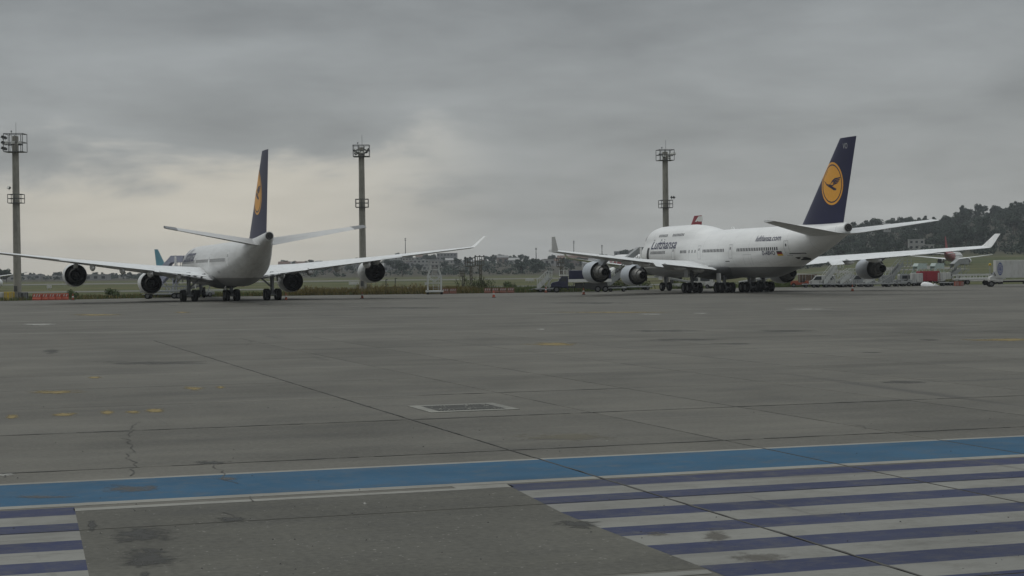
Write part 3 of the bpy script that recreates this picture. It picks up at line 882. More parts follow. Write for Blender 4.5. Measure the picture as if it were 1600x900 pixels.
    def emblem(s, xc, zc, rad):
        """Yellow disc with a navy ring and a flying crane, on both faces of the fin."""
        crane = [[(-.80, .13), (-.66, .09), (-.50, -.02), (-.30, -.06), (-.12, -.06), (.06, -.18), (.26, -.24), (.44, -.30), (.40, -.38), (.16, -.36), (-.06, -.26), (-.30, -.18), (-.48, -.10), (-.66, .04)],
                 [(-.14, -.07), (.06, .12), (.30, .22), (.84, .25), (.80, .19), (.34, .15), (.14, .06)],
                 [(.14, .05), (.34, .135), (.80, .165), (.74, .11), (.38, .075), (.18, -.01)],
                 [(.16, -.02), (.38, .06), (.74, .085), (.66, .03), (.36, .0), (.12, -.09)],
                 [(-.12, -.10), (.12, -.10), (.36, -.015), (.64, .005), (.54, -.045), (.26, -.10), (.02, -.19)]]
        for side in (-1, 1):
            mb = MB()
            def pt(u, v, off):
                x, z = xc + u * rad, zc + v * rad
                return s.V(x, side * (s.fin_half(x, z) + off), z)
            n = 48
            for r0, r1, off, mi in ((0.0, 0.30, .015, 0), (0.30, 0.6, .015, 0), (0.6, 0.84, .015, 0), (0.84, 0.90, .02, 1), (0.90, 1.0, .015, 0)):
                for j in range(n):
                    a0, a1 = 2 * math.pi * j / n, 2 * math.pi * (j + 1) / n
                    q = [pt(r * math.cos(a), r * math.sin(a), off) for r, a in ((r0, a0), (r1, a0), (r1, a1), (r0, a1))]
                    mb.add(q if r0 else [q[0], q[1], q[2]], [(0, 1, 2, 3) if r0 else (0, 1, 2)], mi)
            for poly in crane:
                mb.add([pt(u * 0.95, v * 0.95 + 0.03, .03) for u, v in poly], [list(range(len(poly)))], 1)
            mb.build('emblem', [M_YEL, M_NAVY], s.fin, fix=False)
    def engine(s, x, y, z, Rm, L, kind):
        """x: rear lip of the cowl; the parts hang together under one engine."""
        ax = (0, 1, 0)      # forward
        o = s.V(x, y, z)
        Re = Rm * (0.90 if kind != 'core' else 0.93)
        mb = MB()
        mb.lathe([(0, Re), (L * 0.3, Rm * 0.985), (L * 0.6, Rm), (L * 0.88, Rm * 0.95), (L * 0.97, Rm * 0.88), (L, Rm * 0.83)], o, ax, 32, 0, False, False)
        mb.lathe([(L, Rm * 0.83), (L * 0.96, Rm * 0.78), (L * 0.7, Rm * 0.80)], o, ax, 32, 1, False, False)
        mb.lathe([(0, Re), (0.03, Re - 0.05), (L * 0.55, Re - 0.16)], o, ax, 32, 2, False, False)
        e = mb.build('engine', [s.sp.get('nac_mat', M_NAC), M_STEEL, M_DARK], s.root, smooth=40)
        mb = MB(); mb.lathe([(L * 0.68, Rm * 0.80), (L * 0.70, Rm * 0.80), (L * 0.71, Rm * 0.25), (L * 0.82, 0.02)], o, ax, 24); mb.build('fan', M_COREK, e, smooth=30)
        mb = MB()
        if kind == 'core':      # long ribbed core cowl behind a short fan duct
            c1 = L * 0.56
            mb.lathe([(L * 0.5, Rm * 0.74), (0.2, Rm * 0.72), (-c1 * 0.20, Rm * 0.68), (-c1 * 0.22, Rm * 0.62), (-c1 * 0.45, Rm * 0.60), (-c1 * 0.60, Rm * 0.54), (-c1 * 0.62, Rm * 0.47), (-c1 * 0.80, Rm * 0.44), (-c1, Rm * 0.36)], o, ax, 28, 0, False, False)
            mb.lathe([(-c1, Rm * 0.36), (-c1 * 0.8, Rm * 0.33), (-c1 * 0.6, Rm * 0.1)], o, ax, 28, 1, False, False)
            mb.build('exhaust_nozzle', [M_CORE, M_DARK], e, smooth=25)
            mb = MB(); mb.lathe([(0, Rm * 0.2), (-c1 * 0.9, Rm * 0.16), (-c1 * 1.12, 0.03)], o, ax, 16); mb.build('exhaust_plug', M_DARK, e, smooth=40)
        else:
            c1 = L * 0.20
            mb.lathe([(L * 0.5, Rm * 0.66), (L * 0.2, Rm * 0.70), (0.0, Rm * 0.60), (-c1, Rm * 0.50)], o, ax, 28, 0, False, False)
            mb.lathe([(-c1, Rm * 0.50), (0, Rm * 0.46), (L * 0.1, Rm * 0.3)], o, ax, 28, 1, False, False)
            mb.build('exhaust_nozzle', [M_COREK, M_DARK], e, smooth=35)
            mb = MB(); mb.lathe([(L * 0.1, Rm * 0.30), (0.0, Rm * 0.29), (-c1 * 0.9, Rm * 0.16), (-c1 * 1.5, 0.04)], o, ax, 18); mb.build('exhaust_plug', M_COREK, e, smooth=40)
        mb = MB(); mb.lathe([(L * 0.5, Re - 0.17), (L * 0.49, 0.1)], o, ax, 24, 0, False, True); mb.build('duct_back', M_DARK, e)
        # pylon
        xl, wz, c, tau = s.wing_at('wing', abs(y))
        poly = [(x - L * 0.80, z + Rm * 0.90), (xl - 0.3, wz - 0.05), (xl + c * 0.25, wz - 0.1), (xl + c * 0.62, wz - c * tau * 0.35), (x + 2.6, z + Rm * 0.95), (x + 1.4, z + Rm * 0.62), (x - 0.2, z + Rm * 0.55), (x - L * 0.5, z + Rm * 0.7)]
        mb = MB(); mb.prism(poly, lambda px, pz, d: s.V(px, y + d, pz), -0.22, 0.22); mb.build('pylon', s.sp.get('pylon_mat', M_NAC), e, bevel=0.06)
    def gear(s, x, y, rows_, rw, top, spread=0.68, splay=0.0, brace=1.6):
        mb = MB()
        mb.cyl(s.V(x, y, rw + 0.05), s.V(x - 0.15, y + splay, top), 0.23, 0.27, 12)
        mb.cyl(s.V(x - 0.35, y + splay * .3, rw + 0.9), s.V(x - 0.5, y + splay, top), 0.13, 0.13, 8)
        sg = -1 if y > 0.2 else (1 if y < -0.2 else 0)
        if sg and brace:
            mb.bar(s.V(x - 0.1, y, rw + 0.9), s.V(x - 0.1, y + sg * brace, top - 0.2), 0.2, 0.2)
            mb.bar(s.V(x - 0.1, y + sg * brace, top - 0.2), s.V(x - 0.1, y, top - 0.05 - 0.55), 0.15, 0.15)
        else:
            mb.bar(s.V(x, y, rw + 0.9), s.V(x - 1.5, y, top), 0.14, 0.14)
        offs = [(0.0,)] if rows_ == 1 else None
        xs_ = [0.0] if rows_ == 1 else [-0.78, 0.78]
        if rows_ == 2: mb.bar(s.V(x - 0.95, y, rw), s.V(x + 0.95, y, rw), 0.22, 0.24)
        for xo in xs_: mb.cyl(s.V(x + xo, y - spread, rw), s.V(x + xo, y + spread, rw), 0.09, 0.09, 8)
        g = mb.build('landing_gear', M_STRUT, s.root, smooth=40)
        for xo in xs_:
            for sd in (-1, 1):
                mb = MB(); wd = rw * 0.80
                o = s.V(x + xo, y + sd * spread - wd / 2, rw)
                mb.lathe([(0.02, rw * 0.55), (0, rw * 0.82), (wd * 0.12, rw * 0.95), (wd * 0.3, rw), (wd * 0.7, rw), (wd * 0.88, rw * 0.95), (wd, rw * 0.82), (wd - 0.02, rw * 0.55)], o, (1, 0, 0), 22, 0, False, False)
                mb.lathe([(0.05, rw * 0.56), (0.06, rw * 0.2), (0.03, 0.05)], o, (1, 0, 0), 14, 1, False, True)
                mb.lathe([(wd - 0.05, rw * 0.56), (wd - 0.06, rw * 0.2), (wd - 0.03, 0.05)], o, (1, 0, 0), 14, 1, False, True)
                mb.build('wheel', [M_TYRE, M_HUB], g, smooth=40)
        mb = MB(); mb.box(s.V(x - 0.3, y + (splay or 0.0) - (sg or 1) * 0.75, top - 0.6), (0.05, 1.5, 1.3), rz=0.0); mb.build('gear_door', M_WHITE, g)
SK_747 = fuselage_mat('jumbo_skin', (0.80, 0.80, 0.79), (0.20, 0.205, 0.21), 3.55, grime_shade=0.28)
SK_A340 = fuselage_mat('quad_jet_skin', (0.64, 0.64, 0.63), (0.22, 0.225, 0.23), 3.0, grime_shade=0.50)  # greyed and streaked more, so the colour carries shade under the tail taper
M_BELLY = mat('belly_grey', (0.18, 0.185, 0.19), 0.4, var=0.08, scale=0.8, dirt=(0.12, 0.12, 0.11), dirt_amt=0.5)
M_TPGREY = mat('tailplane_grey', (0.34, 0.345, 0.34), 0.45, var=0.1, scale=0.5, dirt=(0.2, 0.2, 0.19), dirt_amt=0.4)
SPEC_747 = dict(
    body=[(0, 4.9, .05, .05), (.6, 4.95, 1.05, 1.1), (2, 5.05, 1.95, 2.05), (4, 5.2, 2.6, 2.75), (7, 5.4, 3.1, 3.2), (10, 5.5, 3.25, 3.4), (46, 5.5, 3.25, 3.4),
          (51, 5.85, 3.15, 3.05), (56, 6.5, 2.65, 2.42), (61, 7.12, 1.95, 1.76), (65, 7.72, 1.3, 1.14), (66.8, 8.02, .95, .86), (68.1, 8.22, .58, .58)],
    hump=[(1.8, 6.0, .7, 1.0), (4, 7.1, 1.9, 1.9), (6, 7.3, 2.35, 2.4), (9, 7.4, 2.55, 2.55), (20, 7.4, 2.55, 2.55), (25, 7.2, 2.55, 2.4), (29, 6.8, 2.5, 2.2), (32, 6.4, 2.4, 2.1)],
    skin=SK_747, n=48, belly_mat=M_BELLY, fairing=(17, 41, 3.6, 3.35, 1.75),
    wing=[(17.5, 0, 3.3, 16.5, .13), (20.5, 3.2, 3.5, 14.2, .13), (28.6, 12.3, 4.3, 9.2, .10), (45.9, 31.2, 5.9, 4.0, .09)],
    winglet=(3.7, .74, 1.8, 1.35), winglet_mat=M_WHITE, fairings=(5.6, 8.8, 15.2, 18.4), fairing_mat=M_WHITE,
    flaps=[(3.7, 12.0, .12, .1), (12.6, 14.1, .42, .1), (14.7, 24.5, .12, .1)],
    htp=[(58.6, 0, 7.5, 9.6, .1), (60.3, 1.8, 7.65, 8.2, .1), (67.8, 11.08, 9.0, 2.9, .09)], htp_mat=M_WINGTOP, htp_tw=.0,
    fin=[(54.4, 8.2, 12.4, .1), (55.9, 8.95, 11.1, .1), (66.3, 19.2, 4.2, .09)], fin_mat=M_NAVY, emblem=(64.6, 13.75, 2.65),
    engines=[(26.6, 11.68, 2.6, 1.52, 3.7, 'core'), (36.4, 20.83, 3.1, 1.52, 3.7, 'core')],
    gear=[(31.8, -5.5, 2, .74, 3.5, .8), (31.8, 5.5, 2, .74, 3.5, .8), (34.9, -1.9, 2, .74, 2.7, .8, 0, 0), (34.9, 1.9, 2, .74, 2.7, .8, 0, 0), (7.9, 0, 1, .68, 3.0, .58)],
    cockpit=(2.6, 4.8, 7.6, 8.2),
    windows=[(10, 16, .51, 5.9, .3, .42), (22, 24.2, .51, 5.9, .3, .42), (25.3, 27.6, 1.12, 5.9, .3, .42), (30.5, 38, .51, 5.9, .3, .42), (42.3, 54.3, .51, 5.9, .3, .42),
             (11.5, 15, .51, 8.45, .28, .38), (17, 21.5, .51, 8.45, .28, .38)],
    doors=[(8.0, 4.75, 1.1, 1.95), (18.5, 4.75, 1.1, 1.95), (28.4, 4.75, 1.1, 1.95), (39.4, 4.75, 1.1, 1.95), (55.6, 4.95, 1.1, 1.95)])
jumbo = Airliner(SPEC_747)
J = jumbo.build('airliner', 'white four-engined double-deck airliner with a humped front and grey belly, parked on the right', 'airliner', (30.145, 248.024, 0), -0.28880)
jumbo.lettering('lettering', 'Lufthansa', 9.8, 6.45, 10.0, 1.45, M_LET, J, bold=0.012)
jumbo.lettering('lettering', 'lufthansa.com', 47.6, 6.95, 7.2, 0.75, M_LET, J, bold=0.008)
jumbo.lettering('registration', 'D-ABVO', 50.2, 5.1, 3.2, 0.55, M_LET, J, bold=0.01)
mb = MB()
for i in range(3): jumbo.patch(mb, 53.8, 54.95, 5.57 - .2 * i - .2, 5.57 - .2 * i, .02, -1, 1, 1, i)
mb.build('flag', [M_BLACK, M_RED, M_GOLD], J, fix=False)
pts, fs, wd = text_mesh('VO', 1.0, 0.01, 0, 0.3)
mb = MB(); mb.add([jumbo.V(67.4 + u / wd * 1.05, -(jumbo.fin_half(67.4 + u, 17.9 + v) + .03), 17.85 + v * .95) for u, v in pts], fs)
mb.build('fin_letters', M_TPGREY, jumbo.fin, fix=False)
# cargo door outlines, drain mast, antenna
for (xa, z0, wd, ht) in ((44.2, 3.75, 2.6, 1.5), (22.5, 2.9, 2.6, 1.6)):
    mb = MB(); e = .05
    for (p, q, r, u) in ((xa, xa + e, z0, z0 + ht), (xa + wd - e, xa + wd, z0, z0 + ht), (xa, xa + wd, z0 + ht - e, z0 + ht)): jumbo.patch(mb, p, q, r, u, .014, -1, 1, 3)
    mb.build('cargo_door', M_GREY, J, fix=False)
for (xa, xb, z) in ((24.5, 26.3, 4.25), (38.0, 39.4, 4.3), (56.3, 59.2, 5.15)):
    mb = MB(); jumbo.patch(mb, xa, xb, z, z + .13, .02, -1, 2, 1); mb.build('vent', M_DSTEEL, J, fix=False)
mb = MB(); jumbo.patch(mb, 56.7, 58.2, 4.35, 4.75, .02, -1, 2, 2); mb.build('outflow_valve', M_DARK, J, fix=False)
mb = MB(); mb.prism([(33, 8.85), (34.3, 8.85), (33.9, 9.25), (33.3, 9.25)], lambda a, b, d: jumbo.V(a, d, b), -.06, .06); mb.build('antenna', M_WHITE, J)
mb = MB(); mb.box(jumbo.V(8.5, -4.3, 5.75), (1.0, 0.14, 1.95), rz=R(80)); mb.build('open_door', M_WHITE, J, bevel=.05)
mb = MB(); jumbo.patch(mb, 8.05, 9.05, 4.8, 6.65, .02, -1, 2, 4); mb.build('doorway', M_DARK, J, fix=False)

M_TPALE = mat('pale_tailplane', (0.50, 0.50, 0.49), 0.4, var=0.06, scale=0.6, dirt=(0.3, 0.3, 0.29), dirt_amt=0.4)
SPEC_340 = dict(
    body=[(0, 4.3, .05, .05), (.8, 4.4, 1.1, 1.1), (2.5, 4.55, 1.95, 1.95), (5, 4.68, 2.5, 2.55), (8, 4.72, 2.8, 2.8), (10, 4.72, 2.82, 2.82), (51, 4.72, 2.82, 2.82),
          (57, 5.0, 2.6, 2.55), (62, 5.62, 2.08, 1.98), (67, 6.4, 1.42, 1.28), (71.5, 7.2, .84, .76), (74.2, 7.62, .50, .50)],
    skin=SK_A340, n=44, belly_mat=M_BELLY, fairing=(22, 47, 3.2, 2.75, 1.5),
    wing=[(24.3, 0, 3.2, 16.6, .13), (26.3, 2.8, 3.3, 15.0, .13), (31.4, 9.5, 4.05, 10.8, .11), (38.9, 19.5, 5.25, 5.6, .10), (46.7, 30.2, 6.5, 2.7, .09)],
    twists=(.06, .055, .025, -.005, -.02), winglet=(2.3, 1.4, 1.45, .9), fair_r=1.35, fairings=(6.6, 10.2, 13.7, 17.4), fairing_mat=M_WHITE,
    flaps=[(3.2, 9.1, .06, .1), (9.8, 21.5, .03, .1)],
    htp=[(63.4, 0, 7.0, 8.2, .1), (64.5, 1.2, 7.1, 7.2, .1), (70.6, 11.1, 8.7, 2.8, .09)], htp_mat=M_TPALE, htp_tip=True, htp_tw=.075,
    fin=[(58.6, 7.1, 13.3, .1), (60.6, 7.75, 11.6, .1), (70.2, 17.2, 4.2, .09)], fin_mat=M_NAVY, emblem=(68.2, 12.7, 2.55),
    engines=[(32.9, 9.37, 2.40, 1.52, 5.2, 'mix'), (39.2, 19.3, 3.55, 1.52, 5.2, 'mix')], nac_mat=M_NACW, pylon_mat=M_NACW,
    gear=[(40.8, -5.34, 2, .76, 3.7, .72, 0, 2.1), (40.8, 5.34, 2, .76, 3.7, .72, 0, 2.1), (41.4, 0, 2, .76, 2.5, .66, 0, 0), (6.67, 0, 1, .6, 2.6, .4)],
    cockpit=(1.7, 3.6, 5.3, 5.8),
    windows=[(9, 24, .53, 5.2, .28, .4), (26, 40, .53, 5.2, .28, .4), (42, 56, .53, 5.2, .28, .4)],
    doors=[(6.8, 4.1, 1.07, 1.95), (24.6, 4.1, 1.07, 1.95), (40.6, 4.1, 1.07, 1.95), (57.0, 4.3, 1.07, 1.95)])
quad = Airliner(SPEC_340)
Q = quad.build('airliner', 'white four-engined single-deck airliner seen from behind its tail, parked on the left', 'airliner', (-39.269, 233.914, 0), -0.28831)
quad.lettering('lettering', 'Lufthansa', 9.5, 5.3, 13.0, 1.75, M_LET, Q, bold=0.012)
mb = MB(); mb.box(quad.V(7.6, -3.75, 5.1), (1.1, 0.14, 2.0), rz=R(75)); mb.build('open_door', M_WHITE, Q, bevel=.05)
mb = MB(); quad.patch(mb, 6.85, 7.85, 4.1, 6.05, .02, -1, 2, 4); mb.build('doorway', M_DARK, Q, fix=False)
mb = MB(); quad.patch(mb, 49.0, 51.5, 3.55, 3.9, .02, -1, 3, 1); mb.build('registration', M_GREY, Q, fix=False)

# the parked wide-body behind the jumbo
def sq(spec, k):
    d = dict(spec)
    d['body'] = [(q[0] * k,) + q[1:] for q in spec['body']]
    for key in ('wing', 'htp'): d[key] = [(q[0] * k - (0.0 if key == 'htp' else 0.5),) + q[1:] for q in spec[key]]
    d['htp'] = [(q[0] - 2.2 * (1 - k) / .2,) + q[1:3] + (q[3], q[4]) for q in d['htp']]
    d['fin'] = [(q[0] * k - 2.2,) + q[1:] for q in spec['fin']]
    d['gear'] = [(q[0] * k,) + q[1:] for q in spec['gear']]
    d['windows'] = [(q[0] * k, q[1] * k) + q[2:] for q in spec['windows']]
    d['doors'] = [(q[0] * k,) + q[1:] for q in spec['doors']]
    d['fairing'] = (spec['fairing'][0] * k, spec['fairing'][1] * k) + spec['fairing'][2:]
    return d
S330 = sq(SPEC_340, .79)
S330.update(skin=fuselage_mat('twin_jet_skin', (0.74, 0.74, 0.73), (0.5, 0.5, 0.5), 2.6), fin_mat=M_RED, emblem=None, htp_tip=False, nac_mat=M_NACW,
            engines=[(26.3, 9.37, 2.5, 1.45, 5.0, 'mix')], gear=[q for q in S330['gear'] if q[0] != 41.4 * .79])
twin = Airliner(S330, x0=23.7)
tl = P(1090, 458)
hd = -0.38
T = twin.build('airliner', 'white wide-body with red lettering and a red tail fin, half hidden behind the humped airliner', 'airliner',
               (tl.x + 31 * math.sin(hd), tl.y + 31 * math.cos(hd), 0), hd)
twin.lettering('lettering', 'TAM', 5.5, 3.9, 8.5, 2.1, M_RED, T, bold=0.02)
mb = MB()
for sd in (-1, 1):
    c0 = [twin.V(x, sd * (twin.fin_half(x, z) + .03), z) for x, z in ((54.0, 15.6), (57.6, 15.6), (57.75, 17.0), (55.9, 17.0))]
    mb.add(c0, [(0, 1, 2, 3)])
mb.build('fin_top_band', M_WHITE, twin.fin, fix=False)

# narrow-bodies
SPEC_N = dict(
    body=[(0, 3.2, .05, .05), (.5, 3.25, .7, .7), (1.6, 3.4, 1.25, 1.3), (3.4, 3.58, 1.72, 1.78), (6, 3.65, 1.97, 2.03), (24, 3.65, 1.97, 2.03), (29, 4.0, 1.68, 1.66), (33.5, 4.6, 1.05, 1.05), (36.8, 5.1, .4, .42)],
    skin=SK_A340, n=28, wing=[(11.2, 0, 2.5, 8.0, .13), (13, 2, 2.65, 6.4, .13), (15.8, 6, 3.1, 4.1, .11), (21.3, 16.6, 4.3, 1.6, .1)],
    htp=[(31.2, 0, 4.6, 4.4, .1), (36, 6.2, 5.3, 1.5, .1)], fin=[(27.5, 5.0, 8.6, .1), (29.6, 5.6, 6.3, .1), (34.9, 11.8, 2.2, .1)], fin_mat=M_WHITE,
    engines=[(15.6, 5.75, 1.85, 1.1, 3.2, 'mix')], gear=[(18, -3.8, 1, .58, 2.6, .42), (18, 3.8, 1, .58, 2.6, .42), (5, 0, 1, .4, 2.0, .25)], nac_mat=M_NACW,
    cockpit=(1.5, 3.0, 4.0, 4.5), windows=[(7, 30, .53, 4.1, .26, .36)], doors=[(4.8, 3.1, .85, 1.85)])
SR = dict(SPEC_N); SR.update(fin_mat=M_RED, skin=fuselage_mat('red_tail_skin', (0.72, 0.72, 0.71), (0.6, 0.6, 0.6), 2.2, rear=(-8.0, (0.30, 0.02, 0.03), -0.8)))
red = Airliner(SR, x0=18)
p_ = P(1489, 720); red.build('airliner', 'small white airliner with a red rear body and fin, taxiing below the wooded hill', 'airliner', (p_.x, p_.y, float(gh(p_.x, p_.y)) - 0.3), 0.41)
SB_ = dict(SPEC_N); SB_.update(fin_mat=M_LTBLUE, skin=fuselage_mat('blue_skin', (0.10, 0.34, 0.46), (0.7, 0.7, 0.7), 3.2))
blu = Airliner(SB_, x0=18)
p_ = P(289, 600); blu.build('airliner', 'light blue airliner with a blue tail fin, mostly hidden behind the left airliner wing', 'airliner', (p_.x, p_.y, 0), 0.36)
wht = Airliner(SPEC_N, x0=18)
p_ = P(-52, 415); wht.build('airliner', 'airliner at the left edge showing only a thin white wing tip behind the mast', 'airliner', (p_.x, p_.y, 0), 0.12)

# ------------------------------------------------------------------ floodlight masts
def mast(label, u, dist, H_, kind):
    p = P(u, dist)
    g = thing('floodlight_mast', label, 'light mast', p, random.uniform(-.25, .25), 'tall concrete floodlight masts')
    mb = MB(); mb.lathe([(0, .64), (.3, .58), (H_ - 2.2, .46), (H_ - .3, .45)], (0, 0, 0), (0, 0, 1), 10); mb.build('pole', M_MAST, g, smooth=30)
    mb = MB(); mb.lathe([(0, .85), (.25, .85), (.25, .6)], (0, 0, -.02), (0, 0, 1), 8); mb.build('plinth', M_MAST, g)
    def cage(z, w_, d_, h_, nm, posts=4):
        mb = MB(); mb.box((0, 0, z), (w_, d_, .1)); f_ = mb.build('platform', M_DSTEEL, g)
        mb = MB()
        for lev in (1.0, .52):
            zz = z + h_ * lev
            for sy in (-1, 1): mb.bar((-w_ / 2, sy * d_ / 2, zz), (w_ / 2, sy * d_ / 2, zz), .09)
            for sx in (-1, 1): mb.bar((sx * w_ / 2, -d_ / 2, zz), (sx * w_ / 2, d_ / 2, zz), .09)
        for i in range(posts):
            xx = -w_ / 2 + w_ * i / (posts - 1)
            for sy in (-1, 1): mb.bar((xx, sy * d_ / 2, z), (xx, sy * d_ / 2, z + h_), .075)
        mb.build('railing', M_DSTEEL, f_)
        return f_
    def flood(x, y, z, az, tilt):
        mb = MB(); q = Matrix.Rotation(az, 3, 'Z') @ Matrix.Rotation(tilt, 3, 'X')
        pts = [q @ Vector(v_) for v_ in ((-.26, -.14, -.2), (.26, -.14, -.2), (.26, -.14, .2), (-.26, -.14, .2), (-.16, .2, -.13), (.16, .2, -.13), (.16, .2, .13), (-.16, .2, .13))]
        c = Vector((x, y, z))
        mb.add([c + v_ for v_ in pts], [(4, 5, 6, 7), (0, 1, 5, 4), (1, 2, 6, 5), (2, 3, 7, 6), (3, 0, 4, 7)], 0)
        mb.add([c + v_ + q @ Vector((0, .012, 0)) for v_ in pts[:4]], [(0, 1, 2, 3)], 1)
        mb.bar(c + q @ Vector((0, .1, 0)), c + Vector((0, 0, -.35)), .06)
        return mb.build('floodlight', [M_DSTEEL, M_LAMP], g)
    zt = H_ - 2.6 if kind == 0 else H_ - 1.75
    w_ = 2.5 if kind else 2.75
    cage(zt, w_, 2.2, H_ - zt, 'top')
    cage(H_ * .585, 1.95, 1.7, 1.25, 'mid', 3)
    mb = MB(); mb.box((0, 0, zt + .5), (.5, .5, 1.0)); mb.bar((-1.1, 0, zt + 1.05), (1.1, 0, zt + 1.05), .14, .2); mb.build('lamp_frame', M_DSTEEL, g)
    if kind == 0:
        for k in range(3):
            for yy in (-.6, .1, .8): flood(-w_ / 2 - .3, yy, zt + .55 + k * .8, R(-90), R(-35))
        for xx in (-.95, 0.0, .95): flood(xx, -1.0, zt + 1.25, 0, R(-35))
        flood(-.8, -.7, H_ * .585 + 2.2, R(-40), R(-30))
    elif kind == 1:
        for xx, zz in ((-.95, .95), (-.5, .7), (.6, .7), (1.0, 1.05), (.2, .55), (-.8, .45)): flood(xx, -.8, zt + zz, R(-60 * xx), R(-35))
        for xx in (-.6, .7): flood(xx, .8, zt + .8, R(180), R(-30))
    else:
        for xx, zz in ((.45, .9), (.95, .95), (1.35, 1.05), (-.45, .65), (.5, .4)): flood(xx, -.8, zt + zz, R(-30 * xx), R(-30))
        for xx in (1.0, 1.4): flood(xx, -.3, H_ * .585 + 1.75, R(60), R(-50))
    mb = MB(); mb.cyl((.12, 0, zt + .8), (.12, 0, H_ + 1.7), .035, .02, 6); mb.build('lightning_rod', M_DSTEEL, g)
    mb = MB(); mb.lathe([(0, .09), (.25, .12), (.3, .05)], (-.55, 0, H_ + .25), (0, 0, 1), 8); mb.bar((-.55, 0, zt + .6), (-.55, 0, H_ + .3), .05); mb.build('obstruction_lamp', M_STEEL, g)
    mb = MB()
    for sx in (-.18, .18): mb.bar((sx, -.6, .5), (sx, -.48, H_ - 2.4), .045)
    for i in range(int((H_ - 4) / .45)): mb.bar((-.18, -.59 + i * .0022, 1 + i * .45), (.18, -.59 + i * .0022, 1 + i * .45), .03)
    mb.build('ladder', M_MAST, g)
    mb = MB(); mb.box((-.1, -.5, 1.7), (.5, .25, .8)); mb.build('control_box', M_DSTEEL, g, bevel=.03)
mast('leftmost tall concrete floodlight mast, beside the yellow box', 27.6, 252, 24.1, 0)
mast('tall concrete floodlight mast standing behind the right wing of the left airliner', 567.5, 272, 23.3, 1)
mast('tall concrete floodlight mast rising behind the hump of the right airliner', 1041.5, 291, 23.3, 2)

# ------------------------------------------------------------------ ground equipment
def wheel(mb, x, y, r, wd, mi=0, mh=1):
    o = (x - wd / 2, y, r)
    mb.lathe([(0, r * .6), (0, r * .9), (wd * .15, r), (wd * .85, r), (wd, r * .9), (wd, r * .6)], o, (1, 0, 0), 16, mi, False, False)
    mb.lathe([(.03, r * .6), (.03, .02)], o, (1, 0, 0), 12, mh, False, False); mb.lathe([(wd - .03, r * .6), (wd - .03, .02)], o, (1, 0, 0), 12, mh, False, False)

def add_wheels(root, spots, r, wd):
    for x, y in spots:
        mb = MB(); wheel(mb, x, y, r, wd); mb.build('wheel', [M_TYRE, M_HUB], root, smooth=40)

def stairs(label, p, rz, H_, L_, w_=1.5, body=M_WSTEEL, canopy=False, sc=1.0, platform=1.8):
    """Mobile passenger steps: chassis, raking side panels, treads, top landing with rails."""
    g = thing('passenger_stairs', label, 'stairs', p, rz, 'mobile passenger stairs', sc)
    b = .55
    mb = MB(); mb.box((0, 0, b), (w_ + .3, L_ + .6, .22)); mb.bar((0, -L_ / 2 - .3, b), (0, -L_ / 2 - 1.3, .45), .1); mb.build('chassis', M_STEEL, g, bevel=.04)
    add_wheels(g, [(sx * w_ / 2, sy * (L_ / 2 - .5)) for sx in (-1, 1) for sy in (-1, 1)], .36, .24)
    y0, y1 = -L_ / 2, L_ / 2 - platform
    for sx in (-1, 1):
        mb = MB(); mb.prism([(y0, b + .1), (y0 + .5, b + .1), (y1 + .15, H_ - .15), (y1 + .15, H_ + .42), (y1 - .1, H_ + .42), (y0, b + .55)], lambda a, c, d: Vector((sx * w_ / 2 + d, a, c)), -.04, .04)
        mb.build('side_panel', body, g)
        mb = MB(); mb.bar((sx * (w_ / 2 - .02), y0, b + 1.4), (sx * (w_ / 2 - .02), y1, H_ + 1.18), .07); 
        for k in range(6):
            q = (k + .3) / 6; yy = y0 + (y1 - y0) * q; zz = b + (H_ - b) * q
            mb.bar((sx * (w_ / 2 - .02), yy, zz), (sx * (w_ / 2 - .02), yy, zz + 1.4 - .2 * q), .05)
        mb.build('handrail', body, g)
    mb = MB(); n = max(4, int((H_ - b) / .2))
    for i in range(n):
        q = (i + .5) / n; mb.box((0, y0 + (y1 - y0) * q, b + .1 + (H_ - b - .1) * q), (w_ - .1, (y1 - y0) / n * 1.15, .05))
    mb.build('step_flight', M_DSTEEL, g, kind='stuff')
    mb = MB(); mb.box((0, y1 + platform / 2, H_), (w_ + .2, platform, .1)); mb.build('landing', M_STEEL, g)
    mb = MB()
    for sx in (-1, 1):
        for yy in (y1 + .1, y1 + platform / 2, y1 + platform - .05): mb.bar((sx * w_ / 2, yy, H_), (sx * w_ / 2, yy, H_ + 1.1), .06)
        for zz in (.55, 1.1): mb.bar((sx * w_ / 2, y1, H_ + zz), (sx * w_ / 2, y1 + platform, H_ + zz), .06)
    mb.build('railing', body, g)
    mb = MB()
    for sx in (-1, 1):
        mb.bar((sx * w_ / 2, y1 + .2, H_), (sx * w_ / 2, y1 + .2, b), .11); mb.bar((sx * w_ / 2, y1 + platform - .1, H_), (sx * w_ / 2, y1 - .4, b), .09); mb.bar((sx * w_ / 2, y1 - .2, b + .1), (sx * w_ / 2, y1 - (y1 - y0) * .45, b + (H_ - b) * .52), .08)
    mb.build('support_frame', body, g)
    if canopy:
        ym = y1 - (y1 - y0) * .45; zm = H_ - (H_ - b) * .45; ye = y1 + platform
        mb = MB(); mb.prism([(ym, zm + 2.0), (y1, H_ + 2.0), (ye, H_ + 2.0), (ye, H_ + 2.1), (y1 - .05, H_ + 2.1), (ym, zm + 2.1)], lambda a, c, d: Vector((d, a, c)), -w_ / 2 - .08, w_ / 2 + .08)
        for sx in (-1, 1):
            mb.prism([(ym, zm + 1.1), (y1, H_ + 1.1), (ye, H_ + 1.1), (ye, H_ + 2.0), (y1, H_ + 2.0), (ym, zm + 2.0)], lambda a, c, d: Vector((sx * (w_ / 2 + .04) + d, a, c)), -.025, .025)
        mb.build('canopy', body, g)
    return g

